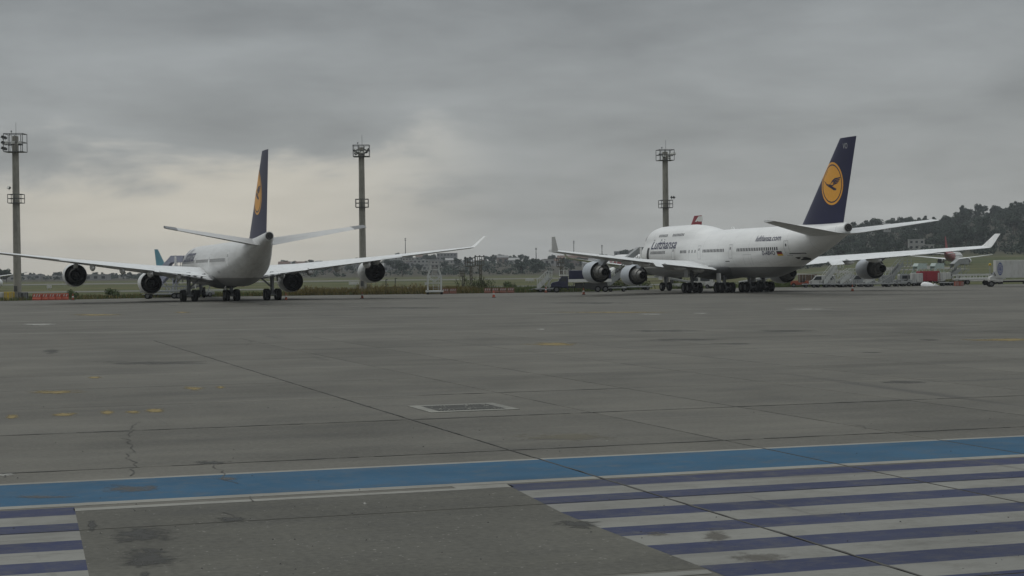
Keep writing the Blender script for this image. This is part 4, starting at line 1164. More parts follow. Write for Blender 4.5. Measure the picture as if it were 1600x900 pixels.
def truck(label, p, rz, box_mat, cab_mat, L_box=5.5, box_z=(1.25, 3.4), name='box_truck', bed=None, sc=1.0, bonnet=1.0, fwd=0.0):
    """Box lorry facing +Y: chassis, bonneted cab with glass, body, wheels, lamps."""
    g = thing(name, label, 'truck', p, rz, None, sc)
    W = 2.3
    mb = MB()
    for sx in (-.45, .45): mb.box((sx, -.5, .8), (.16, L_box + 3.2, .26))
    mb.box((0, -L_box * .2, .62), (1.9, 1.4, .5)); mb.box((0, 2.9, .55), (2.2, .2, .3)); mb.build('chassis', M_CHAS, g, bevel=.02)
    yc = L_box / 2 - .3
    mb = MB(); mb.prism([(yc, .75), (yc + 1.5 + 1.1 * bonnet, .75), (yc + 1.5 + 1.15 * bonnet, 1.25), (yc + 1.45 + bonnet, 1.55), (yc + 1.45, 1.75), (yc + .95, 2.45), (yc + .1, 2.5), (yc, 2.4)], lambda a, c, d: Vector((d, a, c)), -W / 2 + .05, W / 2 - .05)
    cab = mb.build('cab', cab_mat, g, bevel=.09)
    mb = MB(); mb.prism([(yc + 1.46, 1.78), (yc + 1.0, 2.42), (yc + 1.04, 2.44), (yc + 1.5, 1.80)], lambda a, c, d: Vector((d, a, c)), -W / 2 + .18, W / 2 - .18); mb.build('windscreen', M_GLASS, cab)
    for sx in (-1, 1):
        mb = MB(); mb.prism([(yc + .3, 1.72), (yc + 1.3, 1.72), (yc + .92, 2.3), (yc + .3, 2.3)], lambda a, c, d: Vector((sx * (W / 2 - .05) + d, a, c)), -.012, .012); mb.build('side_window', M_GLASS, cab)
        mb = MB(); mb.box((sx * .85, yc + 1.51 + 1.15 * bonnet, 1.02), (.3, .06, .2)); mb.build('headlight', M_LAMP, g, bevel=.02)
        mb = MB(); mb.box((sx * (W / 2 + .16), yc + 1.35, 2.0), (.2, .06, .35)); mb.bar((sx * (W / 2 - .05), yc + 1.3, 1.8), (sx * (W / 2 + .15), yc + 1.35, 1.95), .035); mb.build('mirror', M_CHAS, g)
    if bed:
        mb = MB(); mb.box((0, -.45, 1.78), (W + .1, L_box + .2, .46)); mb.build('platform_frame', bed, g, bevel=.03)
    mb = MB(); mb.box((0, yc - .15 - L_box / 2 + fwd, (box_z[0] + box_z[1]) / 2), (W + .1, L_box, box_z[1] - box_z[0])); bx_ = mb.build('cargo_box', box_mat, g, bevel=.06)
    mb = MB()
    for sx in (-1, 1):
        for i in range(6): mb.bar((sx * (W / 2 + .06), yc - .5 - i * (L_box - .7) / 5, box_z[0] + .08), (sx * (W / 2 + .06), yc - .5 - i * (L_box - .7) / 5, box_z[1] - .08), .05)
    mb.build('box_rib', box_mat, bx_, kind='stuff').location = (0, fwd, 0)
    r = .47
    add_wheels(g, [(sx * (W / 2 - .2), y) for sx in (-1, 1) for y in (yc + 1.75, -L_box / 2 + .4, -L_box / 2 + 1.55)], r, .34)
    mb = MB()
    for sx in (-1, 1): mb.box((sx * (W / 2 - .15), yc + 1.75, 1.03), (.42, 1.25, .1))
    mb.build('mudguard', cab_mat, g, bevel=.04)
    return g, yc

def dolly(label, p, rz, n=1, load=None, sc=1.0):
    g = thing('baggage_dolly', label, 'trailer', p, rz, 'baggage dollies', sc)
    mb = MB(); mb.box((0, 0, .55), (1.6, 3.0, .14)); mb.build('deck', M_STEEL, g, bevel=.03)
    mb = MB(); mb.bar((0, 1.5, .5), (0, 2.7, .35), .08)
    for sy in (-1.45, 1.45):
        for sx in (-.75, .75): mb.bar((sx, sy, .6), (sx, sy, 1.1), .05)
        mb.bar((-.75, sy, 1.1), (.75, sy, 1.1), .05)
    mb.build('drawbar_frame', M_DSTEEL, g)
    add_wheels(g, [(sx * .65, sy) for sx in (-1, 1) for sy in (-1.0, 1.0)], .28, .18)
    return g

def container(label, p, rz, d, m, name='cargo_container', cat='container', lift=.0):
    g = thing(name, label, cat, p, rz)
    mb = MB(); mb.box((0, 0, lift + d[2] / 2), d); mb.build('shell', m, g, bevel=.05)
    mb = MB()
    for i in range(7):
        xx = -d[0] / 2 + d[0] * i / 6
        for sy in (-1, 1): mb.bar((xx, sy * (d[1] / 2 + .015), lift + .05), (xx, sy * (d[1] / 2 + .015), lift + d[2] - .05), .06)
    mb.build('rib', M_STEEL if m is not M_RED else M_RED, g, kind='stuff')
    mb = MB(); mb.box((0, -d[1] / 2 - .03, lift + d[2] * .5), (d[0] * .30, .04, d[2] * .8)); mb.build('door', m, g, bevel=.01)
    return g

def van(label, p, rz, m, name='van', sc=1.0):
    g = thing(name, label, 'van', p, rz, None, sc)
    mb = MB(); mb.prism([(-2.3, .4), (2.3, .4), (2.35, 1.0), (1.75, 1.15), (1.1, 1.95), (-2.2, 2.0), (-2.3, 1.8)], lambda a, c, d: Vector((d, a, c)), -.9, .9); b_ = mb.build('body', m, g, bevel=.09)
    for sx in (-1, 1):
        mb = MB(); mb.prism([(.1, 1.2), (1.45, 1.2), (1.0, 1.8), (.1, 1.8)], lambda a, c, d: Vector((sx * .9 + d, a, c)), -.015, .015); mb.build('side_window', M_GLASS, b_)
        mb = MB(); mb.box((sx * .9, -1.1, 1.5), (.03, 1.6, .55)); mb.build('side_window', M_GLASS, b_)
        mb = MB(); mb.box((sx * .65, 2.33, .82), (.3, .06, .16)); mb.build('headlight', M_LAMP, g)
    mb = MB(); mb.prism([(1.72, 1.2), (1.14, 1.92), (1.18, 1.95), (1.77, 1.22)], lambda a, c, d: Vector((d, a, c)), -.75, .75); mb.build('windscreen', M_GLASS, b_)
    add_wheels(g, [(sx * .78, sy * 1.45) for sx in (-1, 1) for sy in (-1, 1)], .34, .22)
    return g

def tractor(label, p, rz, m, roof=True):
    g = thing('baggage_tractor', label, 'tractor', p, rz)
    mb = MB(); mb.prism([(-1.5, .4), (1.6, .4), (1.6, 1.05), (.35, 1.15), (.25, .8), (-.8, .8), (-.9, 1.1), (-1.5, 1.1)], lambda a, c, d: Vector((d, a, c)), -.75, .75); mb.build('body', m, g, bevel=.06)
    mb = MB(); mb.box((0, -.45, 1.0), (.9, .5, .15)); mb.box((0, -.7, 1.3), (.9, .1, .5)); mb.build('seat', M_CHAS, g, bevel=.03)
    if roof:
        mb = MB()
        for sx in (-.65, .65):
            for yy in (-.85, .35): mb.bar((sx, yy, 1.0), (sx, yy, 2.0), .07)
        mb.box((0, -.25, 2.03), (1.5, 1.5, .08)); mb.build('canopy', m, g)
    add_wheels(g, [(sx * .68, sy) for sx in (-1, 1) for sy in (-.95, 1.05)], .36, .24)
    return g

def belt_loader(label, p, rz, m, up=1.4):
    g = thing('belt_loader', label, 'belt loader', p, rz)
    mb = MB(); mb.box((0, 0, .62), (1.7, 4.2, .5)); mb.build('body', m, g, bevel=.08)
    mb = MB(); mb.bar((0, -3.2, .95), (0, 3.6, .95 + up), .95, .24); cv = mb.build('conveyor', M_VEHG, g)
    mb = MB()
    for sx in (-.5, .5): mb.bar((sx, -3.2, 1.12), (sx, 3.6, 1.12 + up), .06, .12)
    mb.build('belt_guard', M_WSTEEL, cv)
    mb = MB(); mb.bar((.2, 1.2, .8), (.2, 1.8, .95 + up * .72), .12); mb.build('lift_ram', M_STEEL, g)
    mb = MB(); mb.box((-.55, .7, 1.15), (.5, .7, .7)); mb.build('driver_seat', M_CHAS, g, bevel=.05)
    add_wheels(g, [(sx * .75, sy * 1.35) for sx in (-1, 1) for sy in (-1, 1)], .36, .22)
    return g

def flatbed(label, p, rz, m, L_=9.0, load=None):
    g = thing('flatbed_trailer', label, 'trailer', p, rz)
    mb = MB(); mb.box((0, 0, 1.05), (2.4, L_, .3)); mb.build('deck', m, g, bevel=.04)
    mb = MB()
    for sx in (-1.1, 1.1):
        mb.bar((sx, -L_ / 2, 1.75), (sx, L_ / 2, 1.75), .09, .22)
        for i in range(8): mb.bar((sx, -L_ / 2 + .1 + i * (L_ - .2) / 7, 1.1), (sx, -L_ / 2 + .1 + i * (L_ - .2) / 7, 1.75), .08)
    mb.build('side_rail', m, g)
    add_wheels(g, [(sx * 1.0, y) for sx in (-1, 1) for y in (-L_ * .36, -L_ * .26, L_ * .34)], .42, .3)
    return g

# blue catering truck and its trailer under the left wing of the jumbo
p_ = P(917, 266)
tk, yc = truck('dark blue catering truck with a box on a grey platform under the outer left engine', p_, R(90), M_VEHB, M_VEHB, 6.4, (2.02, 3.35), 'catering_truck', mat('pale_platform', (.58, .58, .55), .5, var=.08))
mb = MB(); mb.box((0, -1.3, 1.0), (2.0, 3.6, .95)); mb.box((0, 1.2, 1.05), (1.9, 1.2, .8)); mb.build('side_skirt', M_CHAS, tk, bevel=.04)
mb = MB(); mb.box((0, yc + .55, 2.62), (2.1, 1.5, .12)); mb.build('front_platform', MATS['pale_platform'], tk)
mb = MB()
for sx in (-1, 1):
    mb.bar((sx * 1.0, yc + .1, 2.7), (sx * 1.0, yc + 1.25, 2.7), .05); mb.bar((sx * 1.0, yc + .1, 3.4), (sx * 1.0, yc + 1.25, 3.4), .05)
    for yy in (.1, .65, 1.25): mb.bar((sx * 1.0, yc + yy, 2.65), (sx * 1.0, yc + yy, 3.4), .05)
mb.build('platform_railing', M_WSTEEL, tk)
mb = MB(); mb.box((.3, yc - 1.0, 3.2), (1.2, 1.0, .4)); mb.build('cooling_unit', M_VEHG, tk, bevel=.05)
mb = MB()
for (yy, zz) in ((yc - .9, .9), (-2.0, .9)): mb.bar((1.2, yy, .1), (1.2, yy, 1.5), .1)
for yy in (-1.3, 0.2, 1.5): mb.bar((1.0, yy - .5, .85), (1.0, yy + .5, 1.5), .08)
mb.build('stabiliser_leg', M_WSTEEL, tk)
dolly('flat baggage dolly behind the dark blue catering truck', P(964, 268), R(90))
stairs('short white steps with open frame in front of the blue catering truck cab', P(851, 270), R(-86), 2.2, 2.4, 1.0, platform=.7)
stairs('grey covered passenger stairs leading up to the forward door of the humped airliner', P(980, 283), R(-80), 4.9, 7.4, 1.8, M_VEHG, True)
van('white van half hidden behind the main wheels of the right airliner', P(1093, 300), R(75), M_VEHW)
belt_loader('white belt loader behind the nose wheel of the right airliner', P(1056, 296), R(80), M_VEHW, 1.2)
tractor('white tractor seen between the middle wheels of the right airliner', P(1117, 292), R(60), M_VEHW)
belt_loader('pale belt loader behind the rear wheels of the right airliner', P(1183, 292), R(-70), M_VEHW, 1.0)
tractor('dark red tractor beyond the rear belly of the right airliner', P(1250, 296), R(80), M_RUST, False)

# parking row of ground equipment on the right
for k, (u, lb) in enumerate(((1281, 'empty dolly behind the white pickup'), (1312, 'empty dolly behind the tall white stairs'), (1391, 'empty dolly right of the white work stand'), (1418, 'empty dolly in front of the light grey van'), (1482, 'empty dolly left of the rust red crates'))):
    dolly(lb, P(u, 289 + 4 * (k % 2)), R(84 + 7 * (k % 3)))
stairs('tall white passenger stairs left of the right outer engine, with a high landing', P(1301, 290), R(-82), 3.2, 3.4, 1.4, platform=1.3)
stairs('low white steps between the tall stairs and the right outer engine', P(1323, 288), R(-75), 2.0, 3.0, 1.3, platform=1.0)
stairs('white work stand with railed platform, right below the outer engine', P(1371, 286), R(-88), 1.9, 4.4, 1.5, platform=2.0)
stairs('large pale grey passenger stairs rising beyond the right outer engine', P(1404, 312), R(-80), 3.6, 4.4, 1.8, M_VEHG)
stairs('grey broad passenger stairs below the red-tailed airliner', P(1494, 330), R(-85), 2.5, 4.4, 2.2, M_VEHG, True)
stairs('pale turquoise stairs left of the red container', P(1436, 335), R(-70), 1.75, 2.6, 1.5, mat('turquoise_panel', (.40, .47, .45), .5), True)
stairs('pale turquoise stairs behind the red container', P(1463, 335), R(-70), 1.75, 2.6, 1.5, mat('turquoise_panel', (.40, .47, .45), .5), True)
dolly('empty dolly at the left end of the equipment row', P(1268, 290), R(88))
for k, (u, lb) in enumerate(((1337, 'baggage dolly below the right outer engine nacelle'), (1352, 'second dolly just left of the white work stand'))):
    dolly(lb, P(u, 291), R(85 + 6 * k))
container('brown covered container at the left end of the equipment row', P(1262, 297), 0, (3.0, 1.8, 1.6), M_BROWN, lift=.55)
van('white pickup parked left of the tall white stairs', P(1284, 296), R(85), M_VEHW)
van('pale grey van behind the low white steps', P(1345, 300), R(92), M_VEHG)
container('dark grey crate behind the work stand', P(1386, 296), 0, (2.2, 1.6, 1.5), M_VEHG, lift=.4)
tractor('grey tractor right of the white work stand', P(1411, 292), R(80), M_VEHG)
van('light grey van left of the red container', P(1425, 297), R(-88), M_VEHG, sc=1.0)
container('red curtain-sided container in the equipment row', P(1450, 296), R(4), (3.4, 2.0, 1.75), M_RED, lift=.75)
container('pale grey container left of the red one', P(1432, 293), R(2), (1.7, 1.7, 1.55), M_VEHW, lift=.6)
container('cream cargo container right of the red one', P(1474, 296), R(-3), (2.2, 1.9, 1.5), M_VEHW, lift=.7)
flatbed('low dark trailer carrying the row of containers', P(1455, 299), R(90), M_CHAS, 8.0)
# sheet-covered heap in front of the red container
cov = thing('covered_heap', 'white plastic sheet thrown over a low heap in front of the red container', 'cover', P(1449, 288))
mb = MB(); rings = []
for i in range(9):
    q = i / 8; rings.append([Vector((-1.1 + 2.3 * q, .7 * math.sin(math.pi * (.1 + .8 * q)) * math.cos(a_), (.02 + .85 * math.sin(math.pi * min(1, .08 + .92 * q)) ** .8 * (1 + .25 * math.sin(5 * q + 2)) * max(0, math.sin(a_))))) for a_ in np.linspace(0, math.pi, 9)])
mb.loft(rings, closed=False, cap0=False, cap1=False); mb.build('sheet', M_WHITE, cov, smooth=50)
mb = MB(); mb.prism([(1.0, .02), (1.9, .02), (1.2, .45)], lambda a, c, d: Vector((a, d, c)), -.4, .3); mb.build('loose_flap', M_WHITE, cov)
container('stack of rust red crates in front of the olive tractor', P(1498, 286), R(5), (1.3, 1.0, .75), M_RUST, 'crate', 'crate')
tractor('olive green tractor among the crates right of the containers', P(1492, 295), R(95), M_OLIVE, False)
flatbed('long white-railed flatbed trailer left of the white box truck', P(1524, 293), R(90), M_VEHW, 7.2)
flatbed('second long white flatbed trailer behind the first one', P(1533, 306), R(92), M_WSTEEL, 8.0)
lamp = thing('beacon_post', 'small post with a yellow beacon beside the white box truck', 'post', P(1547, 289)); mb = MB(); mb.bar((0, 0, 0), (0, 0, 3.3), .1); mb.build('post', M_STEEL, lamp)
mb = MB(); mb.lathe([(0, .2), (.25, .24), (.4, .1)], (0, 0, 3.3), (0, 0, 1), 10); mb.build('beacon', M_YBOX, lamp)

wt_, yc = truck('white box truck with a round blue emblem at the right edge', P(1594, 272), R(84), M_VEHW, M_VEHW, 6.2, (1.35, 4.15), 'box_truck', bonnet=.45, fwd=1.25)
ring_ = MB(); nn = 30
x_ = -(2.4 / 2 + .012)
def disc(mb, cy, cz, r0, r1, mi, off=0.0, kx=.42):
    for j in range(nn):
        a0, a1 = 2 * math.pi * j / nn, 2 * math.pi * (j + 1) / nn
        mb.add([(-(1.2 + .06 + off), cy + kx * r * math.cos(a), cz + r * math.sin(a)) for r, a in ((r0, a0), (r1, a0), (r1, a1), (r0, a1))], [(0, 1, 2, 3)], mi)
M_EMB = mat('emblem_blue', (.05, .07, .22), .5)
cy_ = yc + .45
for sdx in (1,):
    disc(ring_, cy_, 2.8, .02, 1.0, 0); disc(ring_, cy_, 2.8, .40, .47, 1, .008); disc(ring_, cy_, 2.8, .68, .76, 1, .008)
    for k in range(-3, 4):
        q_ = .42 * (.95 - abs(k) * .1); ring_.add([(-1.277, cy_ + sy * q_, 2.8 + k * .24 + sz * .02) for sy, sz in ((-1, -1), (1, -1), (1, 1), (-1, 1))], [(0, 1, 2, 3)], 1)
ring_.build('emblem', [M_EMB, M_VEHW], wt_, fix=False)

# left side: boxes and barriers by the mast
container('white box at the far left edge beside the yellow box', P(3, 251), 0, (1.2, 1.0, 1.2), M_VEHW, 'equipment_box', 'box')
container('yellow equipment box left of the leftmost mast', P(14.5, 250), 0, (1.3, 1.0, 1.25), M_YBOX, 'equipment_box', 'box')
container('black bin right of the leftmost mast', P(36, 251), 0, (1.2, 1.0, 1.15), M_CHAS, 'equipment_box', 'box')
M_DULLOR = mat('faded_orange_plastic', (0.15, 0.05, 0.03), 0.7, var=0.2, dirt=(0.08, 0.06, 0.04), dirt_amt=0.7)
def barrier(label, p, rz, m=None, sc=1.0):
    m = m or M_ORANGE
    g = thing('plastic_barrier', label, 'barrier', p, rz, 'orange plastic barriers in a row', sc)
    mb = MB(); mb.prism([(-.28, 0), (.28, 0), (.28, .22), (.12, .4), (.09, .95), (-.09, .95), (-.12, .4), (-.28, .22)], lambda a, c, d: Vector((d, a, c)), -.62, .62); mb.build('body', m, g, bevel=.03)
    for sx in (-.38, 0, .38):
        mb = MB(); mb.prism([(sx - .13, .5), (sx, .5), (sx + .13, .85), (sx, .85)], lambda a, c, d: Vector((a, -.115 + d, c)), -.012, .012); mb.build('pale_stripe', M_WSTEEL, g)
    return g
for i, lb in enumerate(('leftmost of the orange barriers, next to the black bin', 'second orange barrier from the black bin', 'middle one of the orange barriers', 'fourth orange barrier from the black bin', 'rightmost of the orange barriers, by the shrub')):
    barrier(lb, P(58 + i * 10.6, 249.5 + .3 * i), R(3 * ((i * 7) % 3 - 1)))
for i, (u, lb) in enumerate(((696, 'orange barrier in the grass just right of the maintenance stand'), (708, 'second orange barrier right of the maintenance stand'), (762, 'orange barrier in the grass right of the tall weeds'), (774, 'orange barrier behind the lone orange cone'), (786, 'orange barrier below the round shrub'), (798, 'rightmost orange barrier in the grass, by the round shrub'))):
    barrier(lb, P(u, 267.2), R(4 * (i % 3 - 1)), M_DULLOR, .85)
def cone(label, p, dark=False):
    g = thing('traffic_cone', label, 'cone', p, 0, 'traffic cones on the apron edge')
    mb = MB(); mb.box((0, 0, .03), (.5, .5, .06)); mb.build('base', M_CHAS, g, bevel=.015)
    mb = MB(); mb.lathe([(0, .20), (.3, .14), (.85, .05), (.9, .03)], (0, 0, .05), (0, 0, 1), 12); mb.build('body', M_ORANGE if not dark else M_RUST, g, smooth=40)
    mb = MB(); mb.lathe([(0, .148), (.18, .115)], (0, 0, .40), (0, 0, 1), 12, 0, False, False); mb.build('band', M_WSTEEL, g)
    return g
cone('dark cone below the far left engine of the left airliner', G(114, 469), True)
cone('orange cone on the open apron between the two airliners', G(771.5, 465))
cone('dark cone below the right outer engine of the right airliner', G(1332, 455), True)
cone('small cone below the inner right engine of the left airliner', G(447, 469), True)
cone('small cone at the foot of the middle mast', G(566, 466.5), True)
cone('cone left of the dark blue catering truck', G(853, 457.5), True)
cone('cone under the platform of the dark blue catering truck', G(912, 460.5), True)
stairs('pale lilac passenger stairs at the left front door of the left airliner', P(262, 262), R(-95), 4.2, 5.4, 1.8, M_LILAC, True)
flatbed('long low grey trailer standing below the inner left engine', P(256, 251), R(92), M_VEHG, 6.4)
belt_loader('grey belt loader beside the nose wheel of the left airliner', P(312, 262), R(-60), M_VEHG, 1.6)

# docking stand in the middle
ds = thing('maintenance_stand', 'tall white steel maintenance stand on wheels at the grass edge', 'stand', P(679, 262.5), R(6), None, 1.06)
mb = MB(); mb.box((0, 0, .42), (2.4, 2.8, .24)); mb.build('base', M_WSTEEL, ds, bevel=.04)
add_wheels(ds, [(sx * 1.0, sy * 1.1) for sx in (-1, 1) for sy in (-1, 1)], .3, .2)
mb = MB()
for sy in (-.9, .9):
    for sx in (-1, 1):
        pts = [(sx * .95, sy, .5), (sx * .95, sy, 2.6), (sx * .62, sy, 3.5), (sx * .62, sy, 4.2)]
        for a_, b_ in zip(pts, pts[1:]): mb.bar(a_, b_, .15)
    for zz, xx in ((1.6, .95), (2.6, .95), (3.5, .62)): mb.bar((-xx, sy, zz), (xx, sy, zz), .12)
    mb.bar((-.9, sy, 2.6), (0, sy, 1.75), .09); mb.bar((.9, sy, 2.6), (0, sy, 1.75), .09)
for sx in (-.95, .95):
    for zz in (1.6, 2.6): mb.bar((sx, -.9, zz), (sx, .9, zz), .07)
mb.build('frame', M_WSTEEL, ds)
mb = MB(); mb.box((0, 0, 4.2), (1.5, 2.0, .09)); mb.build('platform', M_STEEL, ds)
mb = MB()
for sx in (-.7, .7):
    for yy in (-.95, 0, .95): mb.bar((sx, yy, 4.2), (sx, yy, 4.85), .05)
    mb.bar((sx, -.95, 4.85), (sx, .95, 4.85), .05)
for yy in (-.95, .95): mb.bar((-.7, yy, 4.85), (.7, yy, 4.85), .05)
mb.build('railing', M_STEEL, ds)
mb = MB()
for i in range(16): mb.box((.15, -1.2 + i * .12, .6 + i * .235), (.75, .2, .045))
for sx in (-.25, .55): mb.bar((sx, -1.3, .5), (sx, .65, 4.25), .06)
mb.build('step_flight', M_STEEL, ds, kind='stuff')
mb = MB(); mb.box((-1.25, -.6, 1.55), (.3, .05, .35)); mb.build('notice_plate', M_VEHW, ds)

M_LATT = mat('weathered_frame', (.085, .075, .06), .8, var=.2)
def lattice(label, u, dist, H_, w_, name='approach_light_frame'):
    g = thing(name, label, 'light frame', P(u, dist), 0, 'steel light frames on the grass')
    mb = MB(); mb.bar((0, 0, 0), (0, 0, H_ * .72), .26); mb.bar((.35, 0, 0), (.35, 0, H_ * .72), .2)
    for k in range(6): mb.bar((0, 0, H_ * .12 * k), (.35, 0, H_ * .12 * (k + 1)), .1)
    mb.build('pole', M_LATT, g)
    mb = MB(); z0, z1 = H_ * .72, H_
    for zz in (z0, (z0 + z1) / 2, z1): mb.bar((-w_ / 2, 0, zz), (w_ / 2, 0, zz), .16)
    for i in range(5): mb.bar((-w_ / 2 + w_ * i / 4, 0, z0), (-w_ / 2 + w_ * i / 4, 0, z1), .12)
    mb.build('frame', M_LATT, g)
    for i in (0, 2, 4):
        mb = MB(); mb.lathe([(0, .16), (.2, .2), (.22, .05)], (-w_ / 2 + w_ * i / 4, -.1, z1 + .05), (0, -1, .2), 8); mb.build('lamp', M_DSTEEL, g)
lattice('left steel light frame on poles beyond the grass clump', 735, 345, 6.0, 1.9)
lattice('right steel light frame on poles beyond the grass clump', 750, 352, 6.3, 1.7)
lattice('small low light frame left of the steel poles', 723, 330, 3.4, .9)
lattice('thin lattice frames behind the blue catering truck', 876, 340, 5.6, 1.4)
tb = thing('tow_frame', 'dark low U-shaped tow frame below the right outer engine of the left airliner', 'tow frame', P(611, 300))
mb = MB(); mb.bar((-1.2, 0, .75), (1.3, 0, .75), .12, .2); mb.build('beam', M_CHAS, tb)
for sx, zz in ((-.85, 2.1), (.75, 2.3)):
    mb = MB(); mb.bar((sx, 0, .7), (sx, 0, zz), .14); mb.bar((sx - .1, 0, zz), (sx + .35, 0, zz), .1); mb.build('post', M_CHAS, tb)
add_wheels(tb, [(sx, 0) for sx in (-.9, .9)], .38, .2)
for u, dist, lb in ((828, 470, 'white airfield sign board standing far out on the grass right of the shrubs'), (77, 420, 'small white airfield marker board on the far grass by the left barriers'), (553, 420, 'pale airfield sign board on the grass behind the middle mast')):
    sg = thing('airfield_sign', lb, 'sign', P(u, dist), 0, 'airfield sign boards'); mb = MB(); mb.box((0, 0, .75), (2.4 if u != 77 else 1.1, .3, .7)); mb.build('board', M_VEHW, sg, bevel=.03)
    mb = MB()
    for sx in (-.4, .4): mb.bar((sx, 0, 0), (sx, 0, .45), .1)
    mb.build('post', M_STEEL, sg)

# ------------------------------------------------------------------ vegetation
def leaf_cloud(mb, rnd, lobes, n, size, squash=.8):
    for _ in range(n):
        cx, cy, cz, r = rnd.choice(lobes)
        d = Vector((rnd.gauss(0, 1), rnd.gauss(0, 1), rnd.gauss(0, 1))).normalized()
        k = r * (0.55 + 0.5 * rnd.random() ** .6)
        c = Vector((cx, cy, cz)) + Vector((d.x * k, d.y * k, d.z * k * squash))
        nrm = (d + Vector((rnd.gauss(0, .5), rnd.gauss(0, .5), rnd.gauss(0, .5) + .35))).normalized()
        e1 = nrm.cross(Vector((rnd.random(), rnd.random(), rnd.random() + .1))).normalized(); e2 = nrm.cross(e1)
        s0 = size * rnd.uniform(.6, 1.35); s1 = s0 * rnd.uniform(.5, .9)
        mb.add([c - e1 * s0, c - e2 * s1 * .8 + nrm * .1 * s0, c + e1 * s0 * .9, c + e2 * s1 + nrm * .15 * s0], [(0, 1, 2, 3)])

def tree_mesh(seed, kind):
    """Crown and trunk, about 10 m tall."""
    rnd = random.Random(seed); lobes = []
    if kind == 'round':
        for _ in range(9): lobes.append((rnd.uniform(-2.6, 2.6), rnd.uniform(-2.6, 2.6), rnd.uniform(4.2, 8.2), rnd.uniform(1.3, 2.2)))
    elif kind == 'tall':
        for i in range(9): lobes.append((rnd.uniform(-1.3, 1.3), rnd.uniform(-1.3, 1.3), 3.2 + i * .75, rnd.uniform(.9, 1.6) * (1.15 - i * .05)))
    else:
        for _ in range(10): lobes.append((rnd.uniform(-3.8, 3.8), rnd.uniform(-3.2, 3.2), rnd.uniform(3.5, 6.5), rnd.uniform(1.2, 1.9)))
    cr = MB(); leaf_cloud(cr, rnd, lobes, 800, .58)
    tr = MB(); top = Vector((rnd.uniform(-.4, .4), rnd.uniform(-.4, .4), 6.0))
    tr.cyl((0, 0, -.6), top * .5, .30, .22, 7); tr.cyl(top * .5, top, .22, .1, 6)
    for cx, cy, cz, r in lobes[:5]: tr.cyl(top * .45, (cx * .8, cy * .8, cz), .12, .04, 5)
    return cr.mesh('crown', M_LEAF, fix=False), tr.mesh('trunk', M_BARK)
TREES = [tree_mesh(3 + i, k) for i, k in enumerate(('round', 'round', 'tall', 'broad', 'broad', 'round'))]

def tree(label, p, h, k, group, rz):
    g = thing('tree', label, 'tree', p, rz, group, h / 9.5)
    for nm, me in zip(('crown', 'trunk'), TREES[k]):
        o = bpy.data.objects.new(nm, me); COL.objects.link(o); o.parent = g
    return g

rnd = random.Random(21)
def put(u, dist, h, k=None, label='', group=''):
    p = P(u, dist); p.z = float(gh(p.x, p.y)) - .3
    return tree(label, p, h, rnd.randrange(6) if k is None else k, group, rnd.uniform(0, 6.28))
# wooded hill on the right
for i in range(150):
    q = rnd.random() ** .75
    u = rnd.uniform(1120, 1640); dist = 960 + 560 * q
    put(u, dist, rnd.uniform(8, 13) + (2.5 if u > 1500 else 0), None, 'dark tree in the dense wood on the right hill', 'trees of the wooded hill')
for u in np.arange(1225, 1640, 11):
    put(u + rnd.uniform(-3, 3), 1515 + rnd.uniform(-30, 30), rnd.uniform(7.5, 12.5) + (2.5 if u > 1500 else 0), None, 'dark tree on the skyline of the right hill', 'trees on the hill skyline')
# low rise in the middle
for i in range(78):
    u = rnd.choice((rnd.uniform(425, 640), rnd.uniform(620, 1030), rnd.uniform(690, 1030))); dist = 1000 + 1000 * rnd.random()
    put(u, dist, rnd.uniform(5, 9.5), None, 'hazy dark tree on the low rise beyond the runway', 'trees on the low rise')
for u, h in ((768, 8.5), (777, 8), (761, 7.5), (670, 9), (676, 9.5), (664, 8), (804, 8), (814, 8.5), (797, 7), (823, 7.5), (640, 9), (480, 10), (492, 10), (505, 9), (462, 8), (862, 10), (880, 9), (930, 10), (944, 11), (1004, 12), (975, 13), (986, 12), (1120, 12), (1135, 11)):
    put(u, 1700 + rnd.uniform(-60, 60), h, rnd.choice((0, 1, 5)), 'rounded tree on the skyline of the low rise', 'skyline trees of the low rise')
# far trees on the left
for u in np.arange(-20, 300, 9.5):
    put(u + rnd.uniform(-4, 4), rnd.uniform(1300, 1900), rnd.uniform(4, 7), None, 'small far tree on the flat skyline at left', 'far trees at left')
for u in (2, -6, 10): put(u, 900, 7.5, 0, 'dark tree at the left edge beyond the airfield', 'trees at the left edge')
# the undergrowth that fills the wood
wm = MB(); rr = random.Random(8)
for i in range(1500):
    q = rr.random(); u = rr.uniform(1100, 1660); dist = 955 + 580 * q
    p = P(u, dist); z = float(gh(p.x, p.y)); r = rr.uniform(1.6, 3.4)
    leaf_cloud(wm, rr, [(p.x, p.y, z + r * .7 + 1.2 * rr.random(), r)], 26, .75)
for i in range(420):
    u = rr.choice((rr.uniform(420, 1030), rr.uniform(690, 860))); dist = 1050 + 900 * rr.random()
    p = P(u, dist); z = float(gh(p.x, p.y)); r = rr.uniform(1.2, 2.6)
    leaf_cloud(wm, rr, [(p.x, p.y, z + r * .6, r * 1.3)], 24, .8)
for i in range(160):
    u = rr.uniform(-30, 330); dist = 1250 + 700 * rr.random()
    p = P(u, dist); leaf_cloud(wm, rr, [(p.x, p.y, float(gh(p.x, p.y)) + 1.0, rr.uniform(1.5, 2.8))], 24, .9)
wm.build('woods', M_LEAF, None, kind='stuff', fix=False)

